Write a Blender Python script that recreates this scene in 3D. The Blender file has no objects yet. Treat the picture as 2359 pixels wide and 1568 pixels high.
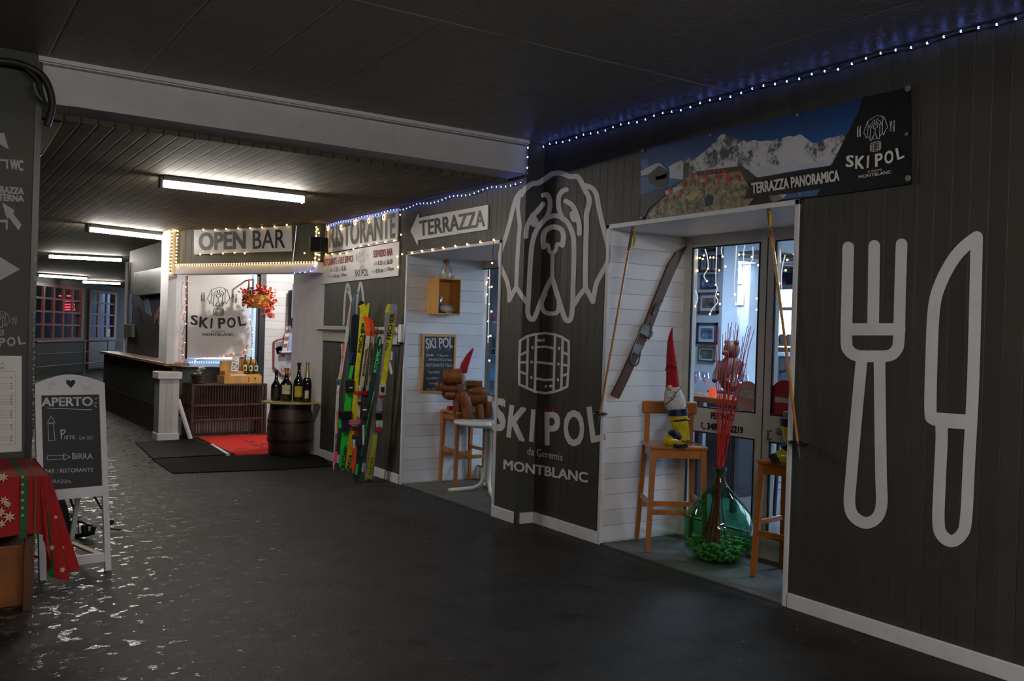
import bpy, math, random
from mathutils import Vector, Matrix
random.seed(7)
sc = bpy.context.scene
COL = sc.collection
# ------------------------------------------------------------------ camera
CXP, CYP, FPX = 1179.5, 784.0, 2108.8
YAW, PIT, ROL = 0.576999, -0.004407, 0.031697
_cy, _sy, _cp, _sp = math.cos(YAW), math.sin(YAW), math.cos(PIT), math.sin(PIT)
FW = Vector((_sy*_cp, _cy*_cp, _sp)); _r = Vector((_cy, -_sy, 0)); _u = _r.cross(FW)
RT = math.cos(ROL)*_r + math.sin(ROL)*_u; UP = -math.sin(ROL)*_r + math.cos(ROL)*_u
CAM = Vector((0, 0, 1.6))
cd = bpy.data.cameras.new('camera'); cam = bpy.data.objects.new('camera', cd); COL.objects.link(cam)
cd.sensor_width = 36; cd.lens = FPX/2359*36; cd.clip_end = 200; cd.clip_start = 0.05
cam.matrix_world = Matrix.Translation(CAM) @ Matrix((RT, UP, -FW)).transposed().to_4x4()
sc.camera = cam
# ------------------------------------------------------------------ world, exposure
sc.view_settings.view_transform = 'Standard'; sc.view_settings.look = 'None'
sc.view_settings.gamma = 1; sc.view_settings.use_curve_mapping = False
sc.view_settings.exposure = 0.0
w = bpy.data.worlds.new('sky'); sc.world = w; w.use_nodes = True
wn = w.node_tree.nodes['Background']; wn.inputs[0].default_value = (0.62, 0.8, 1.0, 1); wn.inputs[1].default_value = 6.0
sc.cycles.use_denoising = True
sc.cycles.max_bounces = 6; sc.cycles.diffuse_bounces = 3; sc.cycles.glossy_bounces = 3
sc.cycles.transmission_bounces = 6; sc.cycles.transparent_max_bounces = 8
sc.cycles.caustics_reflective = False; sc.cycles.caustics_refractive = False
sc.cycles.sample_clamp_indirect = 3.0
LAMP_E = 95.0       # diffuser emission of the fluorescent battens
# ------------------------------------------------------------------ pixel -> place
def ray(x, y): return (FW*FPX + RT*(x-CXP) - UP*(y-CYP)).normalized()
def pl(x, y, p0, n):
    d = ray(x, y); n = Vector(n); return CAM + d*((Vector(p0)-CAM).dot(n)/d.dot(n))
def X(c): return lambda x, y: pl(x, y, (c, 0, 0), (1, 0, 0))
def Y(c): return lambda x, y: pl(x, y, (0, c, 0), (0, 1, 0))
def Z(c): return lambda x, y: pl(x, y, (0, 0, c), (0, 0, 1))
def PL(p0, n): return lambda x, y: pl(x, y, p0, n)
def BB(x, y, z=0):
    b = Z(z)(x, y); n = (FW.x, FW.y, 0); return lambda px, py, d=0: pl(px, py, b + Vector(n)*d, n)
def FD(p): return (Vector(p)-CAM).dot(FW)/FPX      # metres per pixel at p
# ------------------------------------------------------------------ materials
def lin(c): return tuple(((v/255+.055)/1.055)**2.4 if v > 10 else v/255/12.92 for v in c)
MATS = {}
def _nt(name):
    m = bpy.data.materials.new(name); m.use_nodes = True
    nt = m.node_tree; b = nt.nodes['Principled BSDF']; return m, nt, b
def nd(nt, t, **k):
    n = nt.nodes.new(t)
    for a, v in k.items(): setattr(n, a, v)
    return n
def mathn(nt, op, a, b=None, c=None, clamp=False):
    n = nd(nt, 'ShaderNodeMath', operation=op); n.use_clamp = clamp
    for i, v in enumerate((a, b, c)):
        if v is None: continue
        if isinstance(v, (int, float)): n.inputs[i].default_value = v
        else: nt.links.new(v, n.inputs[i])
    return n.outputs[0]
def mixc(nt, fac, a, b, bt='MIX'):
    n = nd(nt, 'ShaderNodeMix', data_type='RGBA', blend_type=bt)
    for s, v in ((n.inputs[0], fac), (n.inputs[6], a), (n.inputs[7], b)):
        if isinstance(v, (int, float)): s.default_value = v
        elif isinstance(v, tuple): s.default_value = (*v[:3], 1)
        else: nt.links.new(v, s)
    return n.outputs[2]
def noise(nt, co, scale, detail=3, rough=.55):
    n = nd(nt, 'ShaderNodeTexNoise'); n.inputs['Scale'].default_value = scale
    n.inputs['Detail'].default_value = detail; n.inputs['Roughness'].default_value = rough
    if co is not None: nt.links.new(co, n.inputs['Vector'])
    return n.outputs[0]
def maprange(nt, v, a, b, c, d):
    n = nd(nt, 'ShaderNodeMapRange'); nt.links.new(v, n.inputs[0])
    for i, x in enumerate((a, b, c, d)): n.inputs[i+1].default_value = x
    return n.outputs[0]
def bump(nt, b, h, strength=.4, dist=.01):
    n = nd(nt, 'ShaderNodeBump'); n.inputs['Strength'].default_value = strength; n.inputs['Distance'].default_value = dist
    nt.links.new(h, n.inputs['Height']); nt.links.new(n.outputs[0], b.inputs['Normal'])
def M(name, c, rough=.55, metal=0, var=.18, scale=18, bmp=0, bscale=60, stretch=None, emit=0, trans=0, coat=0):
    if name in MATS: return MATS[name]
    m, nt, b = _nt(name); MATS[name] = m; c = lin(c)
    co = nd(nt, 'ShaderNodeTexCoord').outputs['Object']
    if stretch:
        mp = nd(nt, 'ShaderNodeMapping'); mp.inputs['Scale'].default_value = stretch
        nt.links.new(co, mp.inputs[0]); co = mp.outputs[0]
    f = noise(nt, co, scale)
    lo = tuple(v*(1-var) for v in c); hi = tuple(min(1, v*(1+var)) for v in c)
    f = maprange(nt, f, .3, .7, 0, 1)
    nt.links.new(mixc(nt, f, lo, hi), b.inputs['Base Color'])
    b.inputs['Roughness'].default_value = rough; b.inputs['Metallic'].default_value = metal
    b.inputs['Coat Weight'].default_value = coat
    if trans: b.inputs['Transmission Weight'].default_value = trans
    if bmp: bump(nt, b, noise(nt, co, bscale), bmp, .004)
    if emit:
        b.inputs['Emission Color'].default_value = (*c, 1); b.inputs['Emission Strength'].default_value = emit
    return m
def pos(nt):
    g = nd(nt, 'ShaderNodeNewGeometry'); s = nd(nt, 'ShaderNodeSeparateXYZ'); nt.links.new(g.outputs['Position'], s.inputs[0])
    return g.outputs['Position'], s.outputs
def groove(nt, coord, spacing, off, wid):
    d = mathn(nt, 'PINGPONG', mathn(nt, 'SUBTRACT', coord, off-50*spacing), spacing/2)
    return maprange(nt, d, 0, wid, 1, 0)
def boards(name, c, axis, spacing, off=0, wid=.004, gd=.45, rough=.6, dirn=0, diag=None, bm=.5, stain=.12):
    if name in MATS: return MATS[name]
    m, nt, b = _nt(name); MATS[name] = m; c = lin(c); P, s = pos(nt)
    co = s[axis]
    if diag: co = mathn(nt, 'ADD', mathn(nt, 'MULTIPLY', s[0], diag[0]), mathn(nt, 'MULTIPLY', s[1], diag[1]))
    g = groove(nt, co, spacing, off, wid)
    n = noise(nt, P, 3.0, 5); n2 = noise(nt, P, 60, 3)
    base = mixc(nt, maprange(nt, n, .3, .7, 0, 1), tuple(v*(1-stain) for v in c), tuple(v*(1+stain) for v in c))
    # board to board tone
    wn_ = nd(nt, 'ShaderNodeTexWhiteNoise', noise_dimensions='1D'); nt.links.new(mathn(nt, 'FLOOR', mathn(nt, 'DIVIDE', mathn(nt, 'SUBTRACT', co, off), spacing)), wn_.inputs['W'])
    base = mixc(nt, .12, base, mixc(nt, wn_.outputs[0], (0, 0, 0), tuple(min(1, v*2) for v in c)))
    nt.links.new(mixc(nt, g, base, tuple(v*gd for v in c)), b.inputs['Base Color'])
    h = mathn(nt, 'ADD', mathn(nt, 'MULTIPLY', g, -1.0), mathn(nt, 'MULTIPLY', n2, .12)); bump(nt, b, h, bm, .006)
    b.inputs['Roughness'].default_value = rough
    return m
WALLC = (60, 59, 54)
M_wallA = boards('dark_boards_near', WALLC, 1, .0987, 3.6533, .004)
M_wallB = boards('dark_boards_far', (68, 66, 58), 1, .0872, 7.4883, .004)
M_wallP = boards('dark_boards_pillar', (64, 66, 58), 0, 5, .3, .002)
M_head = boards('dark_boards_header', (76, 76, 58), 1, .12, 0, .005, diag=(-.447, .894))
M_jog = M('jog_paint', (66, 67, 66), .6, var=.08, scale=4)
M_dark = M('dark_wall_paint', (62, 64, 60), .6, var=.12, scale=3)
M_ship = boards('white_shiplap', (222, 222, 226), 2, .1215, .02, .0035, gd=.6, rough=.55, bm=.6, stain=.05)
M_white = M('white_paint', (220, 220, 224), .5, var=.05, scale=6, bmp=.15)
M_whiteb = M('white_trim_paint', (218, 218, 224), .45, var=.06, scale=9, bmp=.1)
M_mural = M('white_mural_paint', (214, 214, 220), .55, var=.06, scale=5)
M_red = M('red_paint', (190, 25, 25), .5)
M_black = M('black_print', (18, 18, 20), .5)
M_char = M('charcoal_print', (45, 45, 48), .5)
M_sign = M('white_sign_board', (224, 222, 220), .35, var=.05, scale=5)
M_blk = M('black_plastic', (20, 20, 22), .4)
M_steel = M('brushed_steel', (150, 150, 155), .35, metal=.9)
M_grey = M('grey_plastic', (120, 120, 122), .5)
M_wood = M('varnished_beech', (176, 108, 46), .3, var=.28, scale=6, stretch=(1, 1, .15), coat=.3)
M_pine = M('pine_crate_wood', (205, 152, 82), .55, var=.22, scale=9, stretch=(1, 1, .2))
M_oldw = M('aged_ski_wood', (84, 50, 34), .45, var=.35, scale=9, stretch=(.2, 1, .2))
M_bar = M('barrel_oak', (56, 36, 30), .45, var=.35, scale=6, stretch=(1, 1, .1), bmp=.3)
M_hoop = M('barrel_hoop_iron', (44, 42, 42), .45, metal=.7)
M_wick = M('dark_wicker', (72, 48, 38), .55, var=.4, scale=14)
M_carve = M('carved_walnut', (122, 66, 26), .5, var=.5, scale=9, coat=.15, bmp=.2, bscale=20)
M_board = M('chalkboard_slate', (40, 43, 46), .55, var=.12, scale=4)
M_chalk = M('chalk', (205, 205, 208), .9)
M_pvc = M('white_pvc_frame', (216, 216, 210), .4, var=.05, scale=6)
M_gask = M('black_gasket', (25, 27, 32), .5)
M_redcl = M('red_felt', (160, 18, 32), .9, var=.2, scale=30, bmp=.3)
M_beard = M('white_fur', (200, 200, 200), .95, var=.25, scale=40, bmp=.9, bscale=80)
M_skin = M('gnome_nose_skin', (215, 160, 135), .6)
M_boot = M('yellow_boot_shell', (196, 178, 22), .3, coat=.4)
M_navy = M('navy_boot_plastic', (28, 34, 66), .4)
M_carpet = M('red_carpet', (205, 34, 24), .95, var=.15, scale=40, bmp=.4, bscale=200)
M_bamb = M('bamboo_cane', (190, 128, 52), .35, var=.3, scale=12, coat=.3)
M_yel = M('yellow_strap', (180, 150, 30), .6)
def glow(name, c, s, samp=True):
    m = bpy.data.materials.new(name); m.use_nodes = True; nt = m.node_tree; nt.nodes.clear()
    e = nd(nt, 'ShaderNodeEmission'); e.inputs[0].default_value = (*c, 1); e.inputs[1].default_value = s
    o = nd(nt, 'ShaderNodeOutputMaterial'); nt.links.new(e.outputs[0], o.inputs[0])
    if not samp: m.cycles.emission_sampling = 'NONE'
    return m
def glassy(name, tint, gloss=.08):
    m = bpy.data.materials.new(name); m.use_nodes = True; nt = m.node_tree; nt.nodes.clear()
    t = nd(nt, 'ShaderNodeBsdfTransparent'); t.inputs[0].default_value = (*tint, 1)
    g = nd(nt, 'ShaderNodeBsdfGlossy'); g.inputs[0].default_value = (1, 1, 1, 1); g.inputs[1].default_value = .02
    f = nd(nt, 'ShaderNodeFresnel'); f.inputs[0].default_value = 1.45
    fa = mathn(nt, 'ADD', mathn(nt, 'MULTIPLY', f.outputs[0], .8), gloss-.04, clamp=True)
    ge = nd(nt, 'ShaderNodeNewGeometry'); fa = mathn(nt, 'MULTIPLY', fa, mathn(nt, 'SUBTRACT', 1, ge.outputs['Backfacing']))
    mx = nd(nt, 'ShaderNodeMixShader'); o = nd(nt, 'ShaderNodeOutputMaterial')
    nt.links.new(fa, mx.inputs[0]); nt.links.new(t.outputs[0], mx.inputs[1]); nt.links.new(g.outputs[0], mx.inputs[2]); nt.links.new(mx.outputs[0], o.inputs[0])
    return m
M_pane = glassy('window_glass', (.93, .96, .98), .04)
M_stem = glassy('wine_glass_crystal', (.86, .9, .97), .3)
M_green = glassy('green_demijohn_glass', (.36, .86, .64), .08)
# ceiling of the near hall: rough dark panels with pale seams
m, nt, b = _nt('ceiling_panels'); M_ceil = m; P, s = pos(nt)
g1 = groove(nt, s[0], .553, 1.21, .011); g2 = groove(nt, s[1], 2.45, 4.33, .014)
n1 = noise(nt, P, 7, 6, .7); n2 = noise(nt, P, 2.2, 4); n3 = noise(nt, P, 45, 4)
gg = mathn(nt, 'MULTIPLY', mathn(nt, 'MAXIMUM', mathn(nt, 'MULTIPLY', g1, .55), g2), maprange(nt, n2, .38, .56, .3, 1))
c0 = lin((128, 128, 120)); base = mixc(nt, n1, tuple(v*.85 for v in c0), tuple(v*1.15 for v in c0))
nt.links.new(mixc(nt, gg, base, lin((215, 208, 185))), b.inputs['Base Color'])
vn = nd(nt, 'ShaderNodeTexVoronoi', feature='SMOOTH_F1'); vn.inputs['Scale'].default_value = 14; nt.links.new(P, vn.inputs['Vector'])
lump = mathn(nt, 'MULTIPLY', maprange(nt, n1, .52, .62, 0, 1), .6)
bump(nt, b, mathn(nt, 'ADD', mathn(nt, 'ADD', lump, mathn(nt, 'MULTIPLY', n3, .5)), mathn(nt, 'MULTIPLY', mathn(nt, 'MAXIMUM', g1, g2), -.6)), .9, .014)
b.inputs['Roughness'].default_value = .42
# plank ceiling
m, nt, b = _nt('ceiling_planks'); M_plank = m; P, s = pos(nt)
g1 = groove(nt, s[0], .1063, .7946, .010)
idx = mathn(nt, 'FLOOR', mathn(nt, 'DIVIDE', mathn(nt, 'SUBTRACT', s[0], .7946), .1063))
cmb = nd(nt, 'ShaderNodeCombineXYZ'); nt.links.new(mathn(nt, 'MULTIPLY', idx, 7.3), cmb.inputs[0]); nt.links.new(mathn(nt, 'MULTIPLY', s[1], 1.1), cmb.inputs[1])
pn = noise(nt, cmb.outputs[0], 1.6, 4, .7)
cc = mixc(nt, maprange(nt, pn, .3, .7, 0, 1), lin((84, 76, 62)), lin((118, 108, 84)))
nt.links.new(mixc(nt, g1, cc, (.006, .005, .004)), b.inputs['Base Color'])
bump(nt, b, mathn(nt, 'MULTIPLY', g1, -1), .3, .006); b.inputs['Roughness'].default_value = .75
# wet dark floor
m, nt, b = _nt('wet_floor'); M_floor = m; P, s = pos(nt)
n1 = noise(nt, P, 2.4, 6, .62); n2 = noise(nt, P, 11, 4, .6); n3 = noise(nt, P, 90, 3); n4 = noise(nt, P, .5, 2)
c0 = lin((42, 41, 40))
base = mixc(nt, maprange(nt, n1, .3, .7, 0, 1), tuple(v*.55 for v in c0), tuple(v*1.4 for v in c0))
# puddled melt water, mostly along the left of the walkway
zone = maprange(nt, mathn(nt, 'ADD', mathn(nt, 'MULTIPLY', mathn(nt, 'SUBTRACT', s[1], 3.0), .30), mathn(nt, 'MULTIPLY', s[0], -1)), -1.6, .3, 0, 1)
pud = maprange(nt, mathn(nt, 'ADD', n2, mathn(nt, 'MULTIPLY', mathn(nt, 'ADD', zone, mathn(nt, 'MULTIPLY', n4, .5)), .13)), .712, .742, 0, 1)
pale = maprange(nt, noise(nt, P, 7.3, 3, .6), .60, .63, 0, .8)
base = mixc(nt, mathn(nt, 'MULTIPLY', pale, mathn(nt, 'ADD', mathn(nt, 'MULTIPLY', zone, .7), .15)), base, lin((84, 84, 84)))
dk = maprange(nt, noise(nt, P, 4.6, 4, .6), .61, .63, 0, .8)
base = mixc(nt, dk, base, lin((22, 21, 20)))
nt.links.new(mixc(nt, pud, base, lin((60, 60, 60))), b.inputs['Base Color'])
nt.links.new(mathn(nt, 'SUBTRACT', .6, mathn(nt, 'MULTIPLY', pud, .5)), b.inputs['Roughness'])
nt.links.new(mathn(nt, 'ADD', .22, mathn(nt, 'MULTIPLY', pud, .4)), b.inputs['Specular IOR Level'])
wv = nd(nt, 'ShaderNodeTexVoronoi'); wv.inputs['Scale'].default_value = 75; nt.links.new(P, wv.inputs['Vector'])
hh = mathn(nt, 'ADD', mathn(nt, 'MULTIPLY', wv.outputs[0], .9), mathn(nt, 'MULTIPLY', n3, .6))
bump(nt, b, hh, .35, .004)
M_conc = M('niche_concrete', (84, 82, 78), .7, var=.3, scale=5, bmp=.4, bscale=30)
M_ifloor = M('inside_floor', (96, 96, 100), .35, var=.3, scale=6)
# ------------------------------------------------------------------ mesh builder
IDM = Matrix.Identity(4)
class MB:
    def __init__(s, T=None): s.v, s.f, s.m, s.s, s.T = [], [], [], [], T or IDM
    def add(s, vs, fs, mi=0, sm=False):
        o = len(s.v); s.v += [s.T @ Vector(v) for v in vs]
        for f in fs: s.f.append([i+o for i in f]); s.m.append(mi); s.s.append(sm)
        return s
    def box(s, a, b, mi=0):
        x0, y0, z0 = (min(p, q) for p, q in zip(a, b)); x1, y1, z1 = (max(p, q) for p, q in zip(a, b))
        return s.add([(x0,y0,z0),(x1,y0,z0),(x1,y1,z0),(x0,y1,z0),(x0,y0,z1),(x1,y0,z1),(x1,y1,z1),(x0,y1,z1)],
                     [(0,3,2,1),(4,5,6,7),(0,1,5,4),(1,2,6,5),(2,3,7,6),(3,0,4,7)], mi)
    def prism(s, poly, vec, mi=0):
        vec = Vector(vec); n = len(poly); p = [Vector(q) for q in poly]
        nrm = Vector((0, 0, 0))
        for i in range(n): nrm += p[i].cross(p[(i+1) % n])
        if nrm.dot(vec) > 0: p.reverse()
        return s.add(p+[q+vec for q in p], [list(range(n)), list(range(2*n-1, n-1, -1))]+[(i, i+n, (i+1) % n+n, (i+1) % n) for i in range(n)], mi)
    def tube(s, pts, r, n=8, mi=0, caps=True, flat=1.0):
        pts = [Vector(p) for p in pts]; k = len(pts); r = r if isinstance(r, (list, tuple)) else [r]*k
        vs, ref = [], None
        for i, p in enumerate(pts):
            t = (pts[min(i+1, k-1)]-pts[max(i-1, 0)])
            t = t.normalized() if t.length > 1e-9 else Vector((0, 0, 1))
            if ref is None: ref = Vector((0, 0, 1)) if abs(t.z) < .9 else Vector((1, 0, 0))
            a = t.cross(ref).normalized(); ref = a.cross(t).normalized()
            for j in range(n):
                th = 2*math.pi*j/n; vs.append(p+a*math.cos(th)*r[i]+ref*math.sin(th)*r[i]*flat)
        fs = [(i*n+j, i*n+(j+1) % n, (i+1)*n+(j+1) % n, (i+1)*n+j) for i in range(k-1) for j in range(n)]
        if caps: fs += [list(range(n-1, -1, -1)), list(range((k-1)*n, k*n))]
        return s.add(vs, fs, mi, True)
    def lathe(s, prof, c=(0, 0, 0), n=24, mi=0, a0=0, a1=2*math.pi):
        c = Vector(c); full = abs(a1-a0-2*math.pi) < 1e-6; m = n if full else n+1; vs = []
        for r, z in prof:
            for j in range(m):
                th = a0+(a1-a0)*j/n; vs.append(c+Vector((r*math.cos(th), r*math.sin(th), z)))
        fs = [(i*m+j, i*m+(j+1) % m, (i+1)*m+(j+1) % m, (i+1)*m+j) for i in range(len(prof)-1) for j in range(n if not full else m)]
        return s.add(vs, fs, mi, True)
    def ell(s, c, r, n=12, mi=0, R=None):
        c = Vector(c); r = (r, r, r) if isinstance(r, (int, float)) else r; vs, k = [], n//2+1
        for i in range(k):
            ph = math.pi*i/(k-1)
            for j in range(n):
                th = 2*math.pi*j/n
                q = Vector((r[0]*math.sin(ph)*math.cos(th), r[1]*math.sin(ph)*math.sin(th), -r[2]*math.cos(ph)))
                vs.append(c+(R @ q if R else q))
        return s.add(vs, [(i*n+j, i*n+(j+1) % n, (i+1)*n+(j+1) % n, (i+1)*n+j) for i in range(k-1) for j in range(n)], mi, True)
    def build(s, name, mats, parent=None, bev=0, label=None, org=None):
        me = bpy.data.meshes.new(name); root = parent
        while root is not None and root.parent is not None: root = root.parent
        if root is not None: o = root.location.copy()
        elif org is not None: o = Vector(org)
        else:
            xs = [v.x for v in s.v]; ys = [v.y for v in s.v]; zs = [v.z for v in s.v]
            o = Vector(((min(xs)+max(xs))/2, (min(ys)+max(ys))/2, min(zs)))
        me.from_pydata([v-o for v in s.v], [], s.f)
        for mm in (mats if isinstance(mats, (list, tuple)) else [mats]): me.materials.append(mm)
        me.polygons.foreach_set('material_index', s.m); me.polygons.foreach_set('use_smooth', s.s); me.update()
        if any(s.s): me.set_sharp_from_angle(angle=math.radians(42))
        ob = bpy.data.objects.new(name, me); COL.objects.link(ob)
        if parent is None: ob.location = o
        else: ob.parent = parent
        if bev:
            bm_ = ob.modifiers.new('bevel', 'BEVEL'); bm_.width = bev; bm_.segments = 2; bm_.limit_method = 'ANGLE'
        if label: ob['label'] = label
        return ob
def tag(o, label=None, cat=None, group=None, kind=None):
    if label: o['label'] = label
    if cat: o['category'] = cat
    if group: o['group'] = group
    if kind: o['kind'] = kind
    return o
def thing(name, loc, label, cat, group=None):
    o = bpy.data.objects.new(name, None); o.empty_display_size = .1; COL.objects.link(o); o.location = loc
    return tag(o, label, cat, group)
def struct(o): o['kind'] = 'structure'; return o
def children(o): return [c for c in list(COL.objects) if c.parent == o]
def copy_tree(o, parent=None):
    c = o.copy(); COL.objects.link(c); c.parent = parent
    for ch in children(o): copy_tree(ch, c)
    return c
def frame(o, ang): return Matrix.Translation(Vector(o)) @ Matrix.Rotation(ang, 4, 'Z')
# ------------------------------------------------------------------ flat lettering and line art
def stroke(pts, w, closed=False, n=10):
    out = []; pts = list(pts)+([pts[0]] if closed else [])
    for i, (x, y) in enumerate(pts):
        out.append([(x+w/2*math.cos(2*math.pi*k/n), y+w/2*math.sin(2*math.pi*k/n)) for k in range(n)])
        if i:
            a, b = pts[i-1]; dx, dy = x-a, y-b; L = math.hypot(dx, dy) or 1; nx, ny = -dy/L*w/2, dx/L*w/2
            out.append([(a+nx, b+ny), (x+nx, y+ny), (x-nx, y-ny), (a-nx, b-ny)])
    return out
def seg(pts, w):       # square-ended
    out = []
    for (a, b), (x, y) in zip(pts, pts[1:]):
        dx, dy = x-a, y-b; L = math.hypot(dx, dy) or 1; nx, ny = -dy/L*w/2, dx/L*w/2
        out.append([(a+nx, b+ny), (x+nx, y+ny), (x-nx, y-ny), (a-nx, b-ny)])
    return out
def cr(p, k=4):
    q = [p[0]]+list(p)+[p[-1]]; out = []
    for i in range(1, len(q)-2):
        for j in range(k):
            t = j/k; out.append(tuple(.5*(2*q[i][a]+(q[i+1][a]-q[i-1][a])*t+(2*q[i-1][a]-5*q[i][a]+4*q[i+1][a]-q[i+2][a])*t*t+(3*q[i][a]-q[i-1][a]-3*q[i+1][a]+q[i+2][a])*t**3) for a in (0, 1)))
    return out+[tuple(p[-1])]
GL = {}
def glyphs(t, bold=0):
    if (t, bold) in GL: return GL[(t, bold)]
    cu = bpy.data.curves.new('t', 'FONT'); cu.body = t; cu.resolution_u = 3; cu.fill_mode = 'FRONT'
    ob = bpy.data.objects.new('t', cu); COL.objects.link(ob); dg = bpy.context.evaluated_depsgraph_get(); dg.update()
    me = bpy.data.meshes.new_from_object(ob.evaluated_get(dg)); vs = [v.co.copy() for v in me.vertices]
    xs = [v.x for v in vs]; ys = [v.y for v in vs]; x0, x1, y0, y1 = min(xs), max(xs), min(ys), max(ys)
    e = bold; x0 -= e; x1 += e; y0 -= e*.6; y1 += e*.6; sh = [(0, 0)] if e == 0 else [(-e, -e*.6), (e, e*.6), (-e, e*.6), (e, -e*.6)]
    r = [[((vs[i].x+dx-x0)/(x1-x0), 1-(vs[i].y+dy-y0)/(y1-y0)) for i in p.vertices] for dx, dy in sh for p in me.polygons]
    bpy.data.objects.remove(ob); bpy.data.meshes.remove(me); bpy.data.curves.remove(cu)
    GL[(t, bold)] = r; return r
def quad(TL, TR, BR, BL):
    def f(u, v): return tuple((TL[i]*(1-u)+TR[i]*u)*(1-v)+(BL[i]*(1-u)+BR[i]*u)*v for i in range(len(TL)))
    return f
def text(t, q, bold=0): f = quad(*q); return [[f(*p) for p in poly] for poly in glyphs(t, bold)]
def rect(x0, y0, x1, y1): return ((x0, y0), (x1, y0), (x1, y1), (x0, y1))
def sc_(polys, k, ox, oy): return [[(x/k+ox, y/k+oy) for x, y in p] for p in polys]
def flat(name, groups, mp, parent, label=None, lift=None):   # groups: [(polys, material)]
    mb = MB(); mats = []
    for polys, mt in groups:
        if mt not in mats: mats.append(mt)
        for i_, p in enumerate(polys):
            if len(p) < 3: continue
            vs = [mp(*q) for q in p]; vs = [v+(CAM-v).normalized()*(8e-6*(i_ % 700)) for v in vs]
            if lift is not None: vs = [Vector(v)+Vector(lift) for v in vs]
            mb.add(vs, [list(range(len(vs)))], mats.index(mt))
    return mb.build(name, mats, parent, label=label)
def panel(mp, q, th, name, mat, parent, bev=0, label=None, mi=0):   # slab whose front face fills pixel quad q on plane mp
    p = [mp(*a) for a in q]; n = (p[1]-p[0]).cross(p[2]-p[0]).normalized()
    if n.dot(p[0]-CAM) < 0: n = -n
    return MB().prism(p, n*th).build(name, mat, parent, bev, label)
# the dog head, drawn once (units: 1/978 of its width)
DOG, DOGT = [], []
def _d(p, w=42, k=3): DOG.extend(stroke(cr(p, k), w)); DOGT.extend(stroke(cr(p, 2), w*.6, n=6))
_d([(300,300),(262,350),(235,430),(205,560),(165,700),(130,800),(118,880),(125,950),(170,1050),(190,1120),(200,1180),(197,1240)], 36)
_d([(197,1240),(225,1185),(255,1130)], 36, 1); _d([(262,1130),(300,1190),(352,1262)], 38, 1)
_d([(282,340),(272,440),(288,590),(280,700),(268,900),(258,1120)], 34)
_d([(300,330),(330,285),(390,238),(450,228),(510,190),(560,155),(620,142),(670,152),(720,175),(780,172),(815,215),(850,290),(883,350),(885,410),(862,500),(862,600),(856,800),(853,1000),(855,1130)], 44)
_d([(850,250),(905,270),(945,320),(965,420),(990,540),(1020,660),(1045,760),(1052,850),(1040,920),(990,1010),(950,1090),(930,1180),(918,1250)], 42)
_d([(918,1250),(885,1185),(855,1130),(800,1200),(752,1280)], 42, 1)
_d([(562,1050),(520,1130),(475,1240),(440,1330),(415,1390),(395,1402),(370,1385),(357,1330),(365,1200),(375,1000),(385,850),(398,740),(430,640),(480,570),(530,525),(590,510),(650,525),(700,570),(735,640),(753,720),(755,900),(748,1100),(745,1250),(738,1350),(728,1395),(708,1415),(685,1405),(668,1370),(640,1280),(600,1150),(568,1050)], 42)
_d([(568,1080),(568,930),(570,830)], 34, 1)
_d([(510,1180),(478,1260),(492,1325),(530,1350),(600,1348),(620,1318),(625,1250),(600,1170)], 36)
_d([(495,780),(492,700),(510,640),(560,610),(610,610),(650,635),(665,690),(655,765)], 44)
_d([(495,780),(530,760),(545,815),(570,830),(598,805),(612,755),(655,765)], 34)
_d([(492,335),(525,330),(548,380),(548,440),(530,500),(500,550)]); _d([(690,285),(655,300),(625,350),(622,420),(635,480),(660,540)])
_d([(490,410),(440,470),(395,515)]); _d([(400,510),(365,570),(348,620),(342,690)], 40); DOG += stroke([(405,545),(415,570)], 76)
_d([(685,385),(740,420),(780,500),(800,590),(802,665)], 42); DOG += stroke([(750,500),(762,535)], 66)
BARREL = []
for p in (((285,130),(278,280),(280,420)), ((610,135),(610,280),(600,435)), ((285,130),(330,100),(390,85),(450,78),(520,88),(570,108),(610,135)),
          ((280,420),(330,445),(390,470),(450,480),(510,472),(560,455),(600,435)), ((337,100),(330,445)), ((392,85),(383,470)), ((519,90),(508,472)), ((570,108),(560,455)),
          ((392,172),(455,168),(519,182)), ((388,272),(450,278),(512,285)), ((385,380),(450,392),(510,388)), ((285,225),(337,200)), ((283,275),(335,272)), ((282,335),(332,355)),
          ((570,205),(610,225)), ((568,290),(605,295)), ((565,365),(602,350)), ((400,125),(425,128)), ((485,432),(505,432))): BARREL += stroke(list(p), 16)
for x, y in ((368,175),(362,272),(360,375),(545,180),(541,285),(538,390),(442,125),(457,435)): BARREL += stroke([(x, y-3), (x, y+3)], 15)
def fit(polys, src, dst):      # rectangle to rectangle
    return [[(dst[0]+(x-src[0])/(src[2]-src[0])*(dst[2]-dst[0]), dst[1]+(y-src[1])/(src[3]-src[1])*(dst[3]-dst[1])) for x, y in p] for p in polys]
FORK = []
for p, w_, k_ in (([(218,155),(215,300),(212,455),(220,490),(248,508),(300,510),(350,508),(374,490),(383,455),(387,300),(392,145)], 38, 4), ([(303,150),(299,420)], 38, 1), ([(215,422),(385,422)], 40, 1),
              ([(262,520),(245,700),(228,900),(222,985),(235,1030),(275,1053),(312,1035),(327,990),(325,900),(322,700),(320,520)], 38, 4)): FORK += stroke(cr(p, k_), w_, n=16)
KNIFE = stroke(cr([(637,122),(633,300),(625,600),(612,850),(602,1040),(588,1090),(556,1112),(524,1093),(512,1045),(517,900),(522,735),(496,714),(486,685),(490,500),(498,350),(520,270),(560,195),(600,150),(637,122)], 4), 40, False, 16)+seg([(505,717),(605,724)], 48)
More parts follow.
